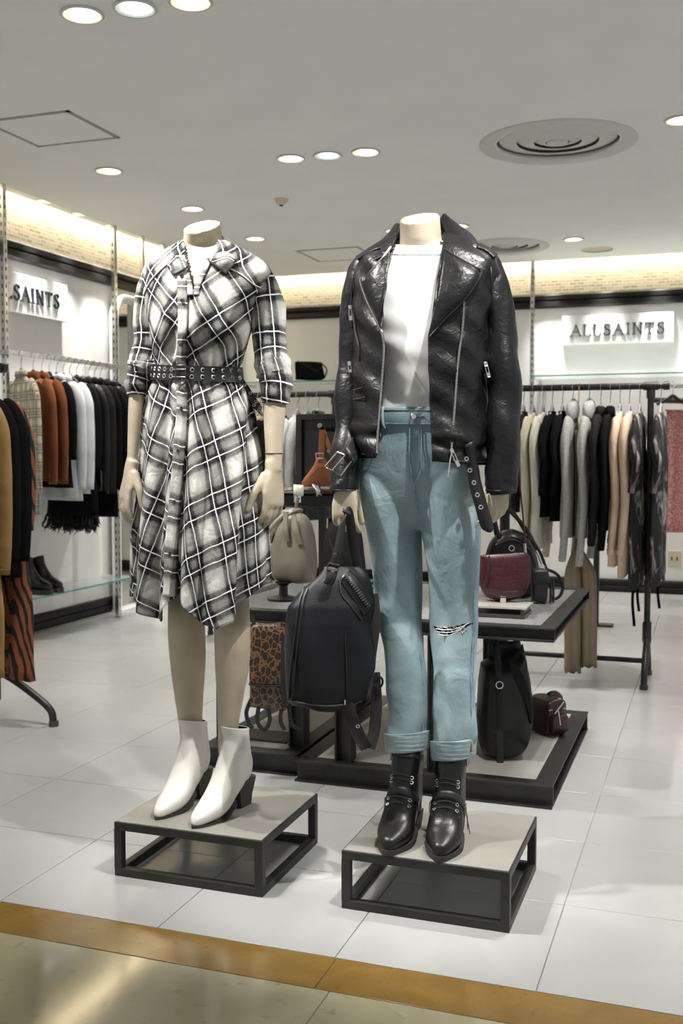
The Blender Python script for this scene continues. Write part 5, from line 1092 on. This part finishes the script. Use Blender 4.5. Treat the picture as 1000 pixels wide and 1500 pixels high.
b.puff('bag_body', [(783, 1073), (783, 1035), (788, 1024), (812, 1022), (818, 1032), (818, 1072), (801, 1074)], .13, M['burg'], .06, p=6)
b.puff('front_pocket', [(786, 1068), (786, 1046), (801, 1043), (815, 1046), (815, 1068)], .03, M['burg'], .1, y0=-.075); b.line('zip_line', [(785, 1036, -.068), (800, 1034, -.069), (816, 1036, -.068)], .002, M['silver'])
b.line('chain_clip', [(792, 1040, -.08), (800, 1030, -.085), (808, 1024, -.08)], .0028, M['silver']); b.ring('ring', 806, 1024, -.06, .008, .0022, M['silver']); b.line('zip_pull', [(797, 1036, -.085), (797, 1056, -.098)], .002, M['silver'])
b.puff('strap_coil', [(806, 1034), (808, 1020), (822, 1017), (834, 1026), (834, 1040), (822, 1042)], .03, M['burg'], .3, y0=.02)
rest(b.t, .0755)
# tan bag
b = Bag('sling_bag', 'tan leather sling bag hanging from the hook on the dark panel', 'handbag', 468, 690, 3.90)
b.puff('bag_body', [(439, 720), (442, 706), (450, 694), (459, 682), (464, 672), (477, 672), (484, 684), (492, 701), (498, 720), (470, 723)], .07, M['tan'], .22)
b.line('strap', [(470, 675, -.03), (471, 655, -.02), (472, 630, -.01)], .011, M['tan'], flat=.2); b.line('strap', [(473, 630, 0), (478, 645, -.012), (485, 664, -.02), (490, 690, -.02)], .009, M['tan'], flat=.2)
q = [b.L(x, y, -.036) for x, y in ((463, 664), (474, 664), (474, 671), (463, 671), (463, 664))]; MB().tube(np.array(q), .0018, 6).build('buckle', M['silver'], b.t, True); b.ring('stud', 481, 661, -.024, .004, .0015, M['silver']); b.line('seam', [(452, 700, -.042), (470, 684, -.044), (484, 694, -.042)], .0012, M['rust'])
rest(b.t, .992)
# taupe backpack and its neighbour
b = Bag('backpack', 'taupe leather drawstring backpack hanging beside the display stand', 'backpack', 426, 800, 3.60, -.35)
b.puff('bag_body', [(397, 842), (400, 802), (410, 772), (422, 756), (434, 750), (448, 756), (457, 775), (462, 805), (463, 840), (452, 853), (410, 853)], .12, M['taupeleather'], .2, sag=.006)
b.puff('side_pocket', [(393, 838), (392, 815), (400, 795), (410, 806), (412, 838)], .10, M['taupeleather'], .25, y0=-.01)
b.puff('flap', [(404, 786), (402, 765), (412, 748), (430, 744), (440, 748), (420, 770)], .09, M['taupeleather'], .2, y0=.01)
for pts in ([(430, 748, -.065), (432, 775, -.08), (434, 790, -.075)], [(442, 752, -.065), (448, 775, -.078), (453, 794, -.07)]): b.line('drawn_pleat', pts, .010, M['taupeleather'], flat=.5)
for y in (-.02, .02): b.line('strap', [(436, 746, y), (418, 758, y - .03), (403, 778, y - .05), (396, 800, y - .05), (393, 830, y - .04)], .008, M['taupeleather'], flat=.3)
b.line('hanging_loop', [(434, 750), (435, 738), (438, 728)], .006, M['taupeleather']); b.ring('corner_stud', 394, 832, -.06, .004, .002, M['silver'])
b = Bag('backpack', 'charcoal leather backpack half hidden under the display stand shelf', 'backpack', 478, 785, 3.86)
b.puff('bag_body', [(456, 845), (454, 800), (460, 768), (474, 752), (492, 752), (508, 768), (514, 800), (512, 845)], .12, M['charcoal'], .2, sag=.006); b.line('strap', [(462, 775, -.06), (472, 810, -.07), (488, 842, -.065)], .004, M['webbing']); b.line('handle', [(474, 756), (478, 744), (488, 744), (492, 756)], .006, M['webbing'])
b.t.location += Vector(RT * .047) - Vector((0, 0, .014))
b = Bag('bag_prop', 'small dark round-footed bag prop on the narrow table tray', 'stand', 415, 866, 3.56)
MB().lathe([(.001, -.03), (.055, -.03), (.055, -.022), (.02, -.014), (.001, -.012)], n=28, caps=(False, False)).build('foot', M['patent'], b.t, True); MB().lathe([(.016, -.02), (.014, .020), (.030, .030), (.001, .034)], n=16, caps=(False, False)).build('stem', M['patent'], b.t, True)
b = Bag('backpack', 'leopard print backpack with black straps hanging under the narrow table', 'backpack', 396, 975, 3.63)
b.puff('bag_body', [(366, 1034), (367, 960), (370, 918), (395, 914), (424, 916), (426, 960), (425, 1032), (396, 1037)], .11, M['leopard'], .08, p=5)
b.puff('flap', [(367, 996), (367, 955), (370, 914), (396, 910), (424, 912), (426, 955), (426, 996), (396, 998)], .03, M['leopard'], .06, y0=-.055, p=5); b.line('flap_edge', [(366, 996, -.07), (396, 999, -.07), (426, 996, -.07)], .003, M['leather_seam'])
for pts in ([(369, 1020, -.05), (362, 1040, -.05), (366, 1058, -.05), (372, 1063, -.05)], [(380, 1030, -.05), (378, 1052, -.055), (388, 1065, -.055), (396, 1052, -.05), (394, 1034, -.05)], [(414, 1028, -.05), (412, 1052, -.05), (418, 1066, -.05)], [(424, 1026, -.05), (428, 1056, -.05), (440, 1066, -.05)], [(372, 918, .0), (370, 900, .01)], [(420, 916, 0), (421, 900, .01)]): b.line('strap', pts, .007, M['webbing'], flat=.3)
b.line('side_strap', [(418, 930, -.07), (416, 980, -.075), (418, 1030, -.07)], .009, M['webbing'], flat=.25)
c = onz(402, 1084, .075); tag(MB().box((c[0] - .038, c[1] + .03, .0795), (.20, .13, .009)).build('display_plate', M['steel'], smooth=False, bevel=.002), 'flat black steel plate on the narrow table base board', 'plate')
t_ = Bag('clutch_bag', 'small black clutch bag with wrist strap on the back wall glass shelf', 'handbag', 452, 543, 9.15)
t_.puff('bag_body', [(433, 556), (432, 534), (436, 530), (468, 531), (472, 536), (472, 556)], .10, M['black'], .06, p=5); t_.line('strap', [(436, 530, -.05), (450, 537, -.062), (464, 545, -.062)], .007, M['charcoal'], flat=.4); t_.line('wrist_loop', [(471, 533, 0), (478, 541, 0), (475, 553, 0), (471, 554, 0)], .006, M['black'])
# ------------------------------------------------ hangers and garments
def hanger_proto(m, label, group):
    t = thing('coat_hanger', label, 'hanger', (0, 0, 0), 0, group)
    a = np.linspace(-.5, 3.6, 14); MB().tube([(0, 0, -.092), (0, 0, -.045), (.012, 0, -.028)] + [(.0235 * math.cos(x), 0, .0235 * math.sin(x)) for x in a], .0022, 6).build('hook', M['chrome'], t, True)
    MB().tube(crv([(-.155, 0, -.192), (-.10, 0, -.163), (-.042, 0, -.122), (0, 0, -.090), (.042, 0, -.122), (.10, 0, -.163), (.155, 0, -.192)], 29), .013, 8, flat=.55, up=(0, 1, 0)).build('shoulder_bar', m, t, True); return t
def hang(proto, pos, rotz, used={}):
    o = copy_tree(proto) if proto.name in used else proto; used[proto.name] = 1; o.location = pos; o.rotation_euler = (0, 0, rotz); return o
HBL = hanger_proto(M['hangerblack'], 'black coat hanger on the left wall rail', 'hangers on the left wall rail'); HGR = hanger_proto(M['hangergrey'], 'smoked grey coat hanger on the long pipe rack', 'hangers on the right pipe rack')
HB2 = hanger_proto(M['hangerblack'], 'black coat hanger on the pipe rack by the left edge', 'hangers on the left pipe rack'); HG2 = hanger_proto(M['hangergrey'], 'smoked grey coat hanger on the pipe rack between the mannequins', 'hangers on the middle pipe rack')
def garment(name, label, cat, pos, rotz, m, L=.62, w=.20, t=.0195, sl=.55, sr=.046, collar=None, flare=1.06, seed=0, group=None, hem=.0, hp_=None, zipc=False, straps=0, sm=None, studs=False, epaul=False, lean=0.0):
    if hp_ is not None: hang(hp_, pos, rotz)['label'] = ' '.join(((('black' if hp_ in (HBL, HB2) else 'smoked grey') + ' hanger of the ' + label).split())[:16])
    g = thing(name, label, cat, pos, rotz, group); rs = random.Random(group); ph = [rs.uniform(0, 6) for _ in range(6)]; fl = t * 1.15 / (sr * 1.08)   # clothes on one rail press into the same folds
    n, R = 48, 34; a = np.arange(n) * 2 * PI / n; out = []
    for i in range(R):
        s = (i / (R - 1)) ** 1.15; z = s * L; hw_ = np.interp(z, [0, .025, .05, .085, .2, L], [.045, .10, .155, w - .01, w * .96, w * flare]); tt_ = np.interp(z, [0, .05, .15, L], [.012, t * .85, t, t * 1.15])
        u, v = np.cos(a), np.sin(a); x = hw_ * np.sign(u) * abs(u) ** .8; y = tt_ * np.sign(v) * abs(v) ** .8
        f = min(1, z / .25); y = y + f * .011 * (np.sin(x * 38 + ph[0]) + .6 * np.sin(x * 71 + ph[1] + z * 3)); x = x + f * .006 * np.sin(z * 14 + ph[2])
        zz = -.118 - z - (hem * s ** 4 * (np.sin(x * 30 + ph[3]) + .4 * np.sin(x * 57))); out.append(np.stack([x, y + lean * z, zz * np.ones(n)], -1))
    mk('garment_body', *loft(np.array(out), True, (False, False)), m, g, True, solid=.002)
    if sl:
        for sg in (-1, 1):
            P = crv([(sg * (w - .075), 0, -.185), (sg * (w - .03), .0, -.205), (sg * (w + .004), .006 * math.sin(ph[4]), -.30), (sg * (w + .012), .012 * math.sin(ph[5]) + lean * .3, -.17 - sl * .6), (sg * (w + .004), .012 * math.sin(ph[4]) + lean * sl, -.17 - sl)], 30)
            rr = np.interp(np.linspace(0, 1, 30), [0, .12, .3, .75, 1], [sr * .55, sr * 1.05, sr * 1.08, sr * .92, sr * .8]); o = mk('sleeve', *loft(tube_rings(P, rr, 22, flat=fl, up=(0, 1, 0), disp=wrinkle(len(group) + sg, .005, 2.0, 5)), True, (True, False)), sm or m, g, True, solid=.002)
            MB().tube([P[-1] + np.array([sr * .8 * math.cos(x), sr * .8 * fl * math.sin(x), .02]) for x in np.linspace(0, 2 * PI, 20)], .003, 6).build('cuff', sm or m, o, True)
            if zipc: MB().tube([P[-1] + np.array([0, sr * .84 * fl * (1 if sg < 0 else -1), .13]), P[-1] + np.array([0, sr * .82 * fl * (1 if sg < 0 else -1), .005])], .0028, 6).build('cuff_zip', M['silver'], o, True)
    if collar in ('shirt', 'jacket'):
        h = .035 if collar == 'shirt' else .055; b_ = np.arange(22) * 2 * PI / 22
        P = np.array([np.stack([r * np.cos(b_), r2 * t / .042 * np.sin(b_), np.full(22, z)], -1) for r, r2, z in ((.056, .030, -.130), (.056, .032, -.105), (.058, .034, -.092), (.068, .042, -.098), (.080, .048, -.092 - h))]); mk('collar', *loft(P, True, (False, False)), sm or m, g, True, solid=.004)
    if collar == 'hood':
        P = np.array([np.stack([hx * np.cos(a), hy * np.sin(a), np.full(n, z) + .010 * np.cos(a)], -1) for hx, hy, z in ((.09, .021, -.165), (.115, .027, -.14), (.12, .030, -.112), (.105, .029, -.085), (.07, .022, -.066), (.025, .010, -.058))]); mk('hood', *loft(P), m, g, True)
    if collar == 'crew': MB().tube([(.050 * math.cos(x), .014 * math.sin(x), -.118) for x in np.linspace(0, 2 * PI, 24)], .006, 6).build('neck_band', m, g, True)
    if epaul:
        for sg in (-1, 1): sheet_obj('epaulette', [[(sg * .09, -.022, -.148), (sg * .14, -.026, -.168), (sg * .180, -.029, -.192)], [(sg * .09, .008, -.136), (sg * .14, .008, -.156), (sg * .185, .006, -.180)]], m, g, 8, 5, .005, True)
    if studs:
        for x in (-.1, .1): MB().torus((x, -.028, -.155), .006, .003, (0, 1, 0), 10, 6).build('snap_stud', M['silver'], g, True)
    for k in range(straps): MB().tube(crv([((-1) ** k * (w - .05 - .05 * k), .0, -.118 - L + .03), ((-1) ** k * (w - .045 - .05 * k), .01, -.2 - L), ((-1) ** k * (w - .05 - .05 * k), .0, -.29 - L - .04 * k)], 12), .007, 6, flat=.3).build('tie', M['black'], g, True)
    return g
# ---- left wall rail
LWY = [5.20, 5.315, 5.40, 5.475, 5.55, 5.62, 5.69, 5.765, 5.835, 5.90, 5.97, 6.04, 6.13, 6.22]
LWR = [-.60, -.50, -.44, -.38, -.32, -.27, -.22, -.18, -.15, -.12, -.09, -.07, -.05, -.03]
G1 = 'clothes on the left wall rail'
LW_ = [('plaid_shirt', 'cream and black plaid shirt on the left wall rail, next to the rust jackets', 'shirt', 'plaidcream', dict(L=.80, sl=.62, collar='shirt', w=.205)),
       ('suede_jacket', 'rust suede jacket with epaulettes hanging beside the cream plaid shirt', 'jacket', 'rust', dict(L=.60, sl=.58, collar='jacket', epaul=True, studs=True, zipc=True, sr=.052)),
       ('suede_jacket', 'rust suede jacket hanging between its twin and a black top', 'jacket', 'rust', dict(L=.62, sl=.58, collar='jacket', epaul=True, studs=True, zipc=True, sr=.052)),
       ('knit_top', 'short-sleeved black top hanging between rust jacket and white shirt', 'top', 'black', dict(L=.66, sl=.44, collar='crew')),
       ('white_shirt', 'white shirt on the left wall rail, beside the black top', 'shirt', 'white', dict(L=.74, sl=.62, collar='shirt', sr=.050)),
       ('white_shirt', 'white shirt on the left wall rail, beside the black jackets', 'shirt', 'white', dict(L=.70, sl=.62, collar='shirt', sr=.050)),
       ('fringed_dress', 'black dress with grey feathered hem on the left wall rail', 'dress', 'black', dict(L=.86, sl=.50, collar='crew', hem=.03)),
       ('biker_jacket', 'black biker jacket with steel studs and zipped cuffs after the white shirts', 'jacket', 'leather', dict(L=.66, sl=.64, collar='jacket', zipc=True, studs=True)),
       ('biker_jacket', 'charcoal biker jacket with zipped cuffs on the left wall rail', 'jacket', 'charcoal', dict(L=.68, sl=.66, collar='jacket', zipc=True, studs=True)),
       ('long_coat', 'long black coat in the middle of the black jackets on the wall rail', 'coat', 'black', dict(L=.86, sl=.62, collar='jacket')),
       ('biker_jacket', 'matt black jacket with collar hanging behind the long black coat', 'jacket', 'black', dict(L=.68, sl=.64, collar='jacket', zipc=True)),
       ('wool_jacket', 'charcoal wool jacket near the end of the left wall rail', 'jacket', 'charcoal', dict(L=.66, sl=.62, collar='jacket')),
       ('biker_jacket', 'black leather jacket second from the rail-end post on the left wall', 'jacket', 'leather', dict(L=.64, sl=.62, collar='jacket', zipc=True)),
       ('knit_top', 'black jumper last on the left wall rail beside the post', 'jumper', 'black', dict(L=.66, sl=.60, collar='crew'))]
for i, (nm, lb, ct, mm, kw) in enumerate(LW_):
    g = garment(nm, lb, ct, (RLX, LWY[i], 1.7055), LWR[i], M[mm], seed=i + 1, t=.0225, group=G1, hp_=HBL, **kw)
    if nm == 'fringed_dress':
        mb = MB(); rs = random.Random(3)
        for k in range(150):
            x = rs.uniform(-.2, .2); y = rs.uniform(-.035, .035); z = -.97 + rs.uniform(-.02, .03); mb.tube(crv([(x, y, z), (x + rs.uniform(-.03, .03), y + rs.uniform(-.02, .02), z - .05), (x + rs.uniform(-.05, .05), y + rs.uniform(-.03, .03), z - rs.uniform(.06, .10))], 5), [.003, .008, .006, .004, .001], 5)
        o = mb.build('feather_trim', M['charcoal'], g, True); o['kind'] = 'stuff'
# ---- pipe racks
def pipe_rack(x0, x1, y, z, feet, low, label, along='x'):
    t = thing('pipe_rack', label, 'clothes rack', (x0, y, 0) if along == 'x' else (y, x0, 0))
    P = (lambda a, b, c: (a, b, c)) if along == 'x' else (lambda a, b, c: (b, a, c))
    MB().tube([P(x0 - .07, y, z), P(x1 + .075, y, z)], .0165, 14).build('rail', M['pipe'], t)
    for e in (x0 - .075, x1 + .058): MB().tube([P(e, y, z), P(e + .03, y, z)], .021, 14).build('end_cap', M['pipe'], t)
    for x in (x0, x1):
        lg = MB().tube([P(x, y, z - .015), P(x, y, .24)], .0155, 14).build('leg', M['pipe'], t); mb = MB(); mb.tube([P(x, y, z - .06), P(x, y, z - .018)], .021, 14); mb.tube([P(x - .035, y, z), P(x + .035, y, z)], .021, 14); mb.build('tee_fitting', M['pipe'], t)
        MB().tube([P(x, y, .30), P(x, y, .20)], .022, 14).build('coupling', M['pipe'], t)
        for s in (-1, 1):
            f = MB().tube(crv([P(x, y, .22), P(x, y + s * feet * .45, .16), P(x, y + s * feet * .92, .075), P(x, y + s * feet, .012)], 16), .0155, 12).build('foot', M['pipe'], t); MB().tube([P(x, y + s * feet, .022), P(x, y + s * feet, .0)], .020, 12).build('foot_pad', M['slot'], f)
    MB().tube([P(x0, y, low), P(x1, y, low)], .013, 12).build('low_bar', M['pipe'], t)
    for x in (x0, x1): MB().tube([P(x, y, .21), P(x, y, low - .02)], .0155, 12).build('low_leg', M['pipe'], t)
    return t
RY, RZ = 5.42, 1.466
pipe_rack(-1.02, -.296, RY, RZ, .18, .105, 'black pipe clothes rack full of hanging clothes at the right')
def xat(px, Y): r = FW + RT * (px - 500) / F - UP * (567 - 750) / F; return float(r[0] * Y / r[1])
G2 = 'clothes on the right pipe rack'; H90 = PI / 2
RR = [(767, 'knit_top', 'dark brown top at the end of the right rack beside the leather jacket', 'top', 'darkbrown', dict(L=.5, sl=.3, collar='crew')),
      (781, 'long_cardigan', 'long cream cardigan beside the dark brown top on the right rack', 'cardigan', 'cream', dict(L=.66, sl=.66, sr=.05)),
      (795, 'long_cardigan', 'long cream cardigan next to the black blouses', 'cardigan', 'ivory', dict(L=.68, sl=.70, sr=.052)),
      (809, 'ruffle_blouse', 'black short-sleeved blouse right beside the cream cardigans', 'blouse', 'black', dict(L=.52, sl=.36, sr=.055, collar='crew')),
      (824, 'ruffle_blouse', 'black short-sleeved blouse beside the grey hoodies', 'blouse', 'black', dict(L=.54, sl=.36, sr=.055, collar='crew')),
      (839, 'hoodie', 'grey marl hoodie next to the black blouses', 'hoodie', 'grey', dict(L=.62, sl=.68, sr=.05, collar='hood')),
      (863, 'hoodie', 'grey marl hoodie next to the black zip-cuff jackets', 'hoodie', 'grey', dict(L=.62, sl=.70, sr=.05, collar='hood')),
      (880, 'moto_jacket', 'black jacket with zipped cuff hanging beside the grey hoodies', 'jacket', 'charcoal', dict(L=.58, sl=.60, sr=.056, collar='jacket', zipc=True)),
      (894, 'moto_jacket', 'black jacket with zipped cuff hanging beside the blush blouses', 'jacket', 'black', dict(L=.58, sl=.62, sr=.056, collar='jacket', zipc=True)),
      (908, 'silk_blouse', 'blush silk blouse next to the black jacket', 'blouse', 'blush', dict(L=.72, sl=.64, sr=.044, hem=.03)),
      (922, 'silk_blouse', 'blush silk blouse next to the feather print dresses', 'blouse', 'blush', dict(L=.76, sl=.64, sr=.046, hem=.04)),
      (937, 'print_dress', 'black and beige feather print dress with ties, beside the blush blouses', 'dress', 'feather', dict(L=.84, sl=.34, sr=.06, straps=2, hem=.02)),
      (968, 'print_dress', 'black and beige feather print dress last on the right rack', 'dress', 'feather', dict(L=.82, sl=.34, sr=.06, straps=1, hem=.02))]
for i, (px, nm, lb, ct, mm, kw) in enumerate(RR):
    garment(nm, lb, ct, (xat(px, RY), RY, RZ - .0053), H90 - .03, M[mm], seed=30 + i, group=G2, hp_=HGR, w=.19, **kw)
# wide trousers below the jackets
g = thing('wide_trousers', 'long taupe pleated wide-leg trousers under the black jackets on the right rack', 'trousers', (xat(852, RY), RY, 0), 0, G2)
th = np.arange(40) * 2 * PI / 40
for k, (x0, x1) in enumerate(((827, 850), (851, 873))):   # thin between the hoodies, wide below their hems, in front of the low bar
    R = []
    for s in np.linspace(0, 1, 34):
        y_ = 630 + (984 - 8 * k - 630) * s; f = np.clip((y_ - 786) / 62, 0, 1); f = f * f * (3 - 2 * f); c = (1 - f) * (843.4 + 2.8 * k) + f * (x0 + x1) / 2; hw_ = (1 - f) * 1.3 + f * (x1 - x0) / 2
        R.append(hp(c + hw_ * np.cos(th) + f * .9 * np.sin(th * 7 + k), y_ + 3 * s * np.sin(th * 3), 5.232 - ((.07 - .03 * f) + f * .007 * np.sin(6 * th + k * 2)) * np.sin(th)))
    mk('trouser_leg', *loft(np.array(R), True, (False, False)), M['taupe'], g, solid=.002)
q = hp(844.8, 640, 5.25); MB().tube([q, np.array([q[0], RY - .03, RZ - .06]), np.array([q[0], RY - .018, RZ]), np.array([q[0], RY, RZ + .0185]), np.array([q[0], RY + .018, RZ])], .0025, 6).build('hanging_loop', M['taupe'], g)
# middle rack behind the mannequins
MY = 5.75
pipe_rack(-2.95, -2.06, MY, 1.475, .18, .105, 'black pipe clothes rack standing between the two mannequins')
G3 = 'clothes on the middle pipe rack'
for i, (px, nm, lb, ct, mm, kw) in enumerate([(380, 'blush_top', 'blush top on the middle rack behind the plaid dress', 'top', 'blush', dict(L=.6, sl=.5)), (398, 'knit_top', 'black jumper on the middle rack behind the plaid sleeve', 'jumper', 'black', dict(L=.62, sl=.6, collar='crew')), (412, 'long_dress', 'long black dress on the middle rack beside the white t-shirt', 'dress', 'black', dict(L=.95, sl=.5, collar='crew')), (436, 'white_tee', 'white t-shirt with short sleeves on the middle rack', 't-shirt', 'white', dict(L=.52, sl=.30, sr=.055, collar='crew')),
        (450, 'knit_top', 'grey top on the middle rack behind the dark panel', 'top', 'grey', dict(L=.55, sl=.5, collar='crew')), (466, 'biker_jacket', 'black leather jacket last on the middle rack', 'jacket', 'leather', dict(L=.6, sl=.6, collar='jacket'))]):
    garment(nm, lb, ct, (xat(px, MY), MY, 1.4697), H90 - .12, M[mm], seed=60 + i, group=G3, hp_=HG2, w=.19, **kw)
# left foreground rack
LX = -2.86
pipe_rack(2.75, 3.72, LX, 1.50, .28, .11, 'black pipe clothes rack with camel and tiger print clothes', 'y')
G4 = 'clothes on the left pipe rack'
for i, (Y, nm, lb, ct, mm, kw) in enumerate([(3.648, 'tiger_dress', 'long rust and black tiger print dress at the end of the left rack', 'dress', 'tiger', dict(L=1.16, sl=.5, flare=1.25, hem=.02)), (3.588, 'denim_jacket', 'black jacket hanging beside the tiger print dress', 'jacket', 'black', dict(L=.74, sl=.62, sr=.056, collar='jacket', w=.215)),
        (3.525, 'denim_jacket', 'black jacket hanging beside the camel coat', 'jacket', 'black', dict(L=.72, sl=.62, sr=.056, collar='jacket', w=.21)), (3.455, 'trench_coat', 'camel trench coat with belted cuffs on the left rack', 'coat', 'camel', dict(L=1.12, sl=.66, sr=.062, collar='jacket', w=.215, flare=1.15)), (3.36, 'trench_coat', 'camel coat nearest the open end of the left rack', 'coat', 'camel', dict(L=1.0, sl=.66, sr=.06, collar='jacket', w=.21))]):
    garment(nm, lb, ct, (LX, Y, 1.4947), -.02, M[mm], seed=80 + i, group=G4, hp_=HB2, **kw)
# pink tweed piece at the back wall
t = thing('tweed_skirt', 'pink tweed skirt clipped to a hanger on the back wall rail', 'skirt', hp(992, 600, 8.05))
th = np.arange(48) * 2 * PI / 48; R = np.array([hp(1003 + (27 + 4 * s) * np.cos(th), 600 + 180 * s, 8.05 - .05 * np.sin(th) - .008 * np.sin(th * 9)) for s in np.linspace(0, 1, 16)]); mk('skirt_body', *loft(R, True, (True, False)), M['tweed'], t, solid=.003)
MB().tube(hp(1003 + 28 * np.cos(np.append(th, 0)), 601.0, 8.05 - .052 * np.sin(np.append(th, 0))), .008, 6).build('waistband', M['tweed'], t)
t = thing('coat_hanger', 'black hanger holding the pink tweed skirt', 'hanger', hp(985, 575, 8.05))
MB().tube(crv([hp(962, 592, 8.05), hp(976, 586, 8.05), hp(985, 580, 8.05), hp(994, 586, 8.05), hp(1012, 596, 8.05)], 20), .014, 8).build('shoulder_bar', M['hangerblack'], t); MB().tube(crv([hp(985, 580, 8.05), hp(985, 571, 8.05), hp(989, 564, 8.08), hp(984, 559, 8.1)], 12), .004, 6).build('hook', M['chrome'], t)
t = thing('wall_rail', 'black face-out rail on the back wall by the tweed skirt', 'rail', hp(985, 588, 8.3)); MB().tube([hp(955, 586, 8.28), hp(1030, 588, 8.12)], .022, 8).build('bar', M['steel'], t); MB().tube([hp(1020, 588, 8.14), hp(1012, 588, 8.66)], .014, 8).build('bracket', M['steel'], t)
# dark post behind the right rack
t = thing('rack_post', 'slim dark floor-standing post behind the right rack', 'post', (-.712, 7.08, 0)); MB().bb(-.73, -.694, 7.065, 7.10, 0, 1.2).build('upright', M['steel'], t, smooth=False); MB().bb(-.75, -.60, 7.03, 7.13, 0, .012).build('foot', M['steel'], t, smooth=False)
# ankle boots on the low glass shelf
def shelf_boot(x, y, rot, label):
    t = thing('ankle_boot', label, 'boot', (x, y, .272), rot, 'black boots on the low glass shelf')
    R = [(.235, .030, .237, .042, .010), (.222, .028, .226, .062, .030), (.185, .028, .190, .080, .042), (.140, .028, .150, .102, .044), (.09, .028, .125, .135, .042), (.03, .028, .108, .165, .040), (-.012, .032, .098, .190, .040), (-.012, .09, .094, .205, .041), (-.004, .15, .092, .215, .041), (.0, .19, .090, .225, .041)]
    G = boot_shell(R, 24); mk('upper', *loft(G, True, (True, False)), M['patent'], t, True, solid=.003)
    out = [(0, .245), (.03, .235), (.047, .19), (.047, .14), (.042, .06), (.040, 0), (0, -.02), (-.040, 0), (-.042, .06), (-.047, .14), (-.047, .19), (-.03, .235)]; sole_of(t, out, lambda f: 0 * f, lambda f: 0 * f + .030, M['sole'], 'lug_sole')
    for i in (22, 25, 28): MB().tube(crv([G[i, 3] + 0, G[i, 6] * 1.0 + (G[i, 6] - G[i].mean(0)) * .06, G[i, 9]], 9), .0035, 6).build('strap', M['leather_seam'], t, True)
shelf_boot(-4.035, 5.60, PI / 2 - .1, 'black chunky ankle boot on the low glass shelf, toe fully shown'); shelf_boot(-4.035, 5.48, PI / 2 - .05, 'black chunky ankle boot on the low glass shelf, heel beside the tiger dress')
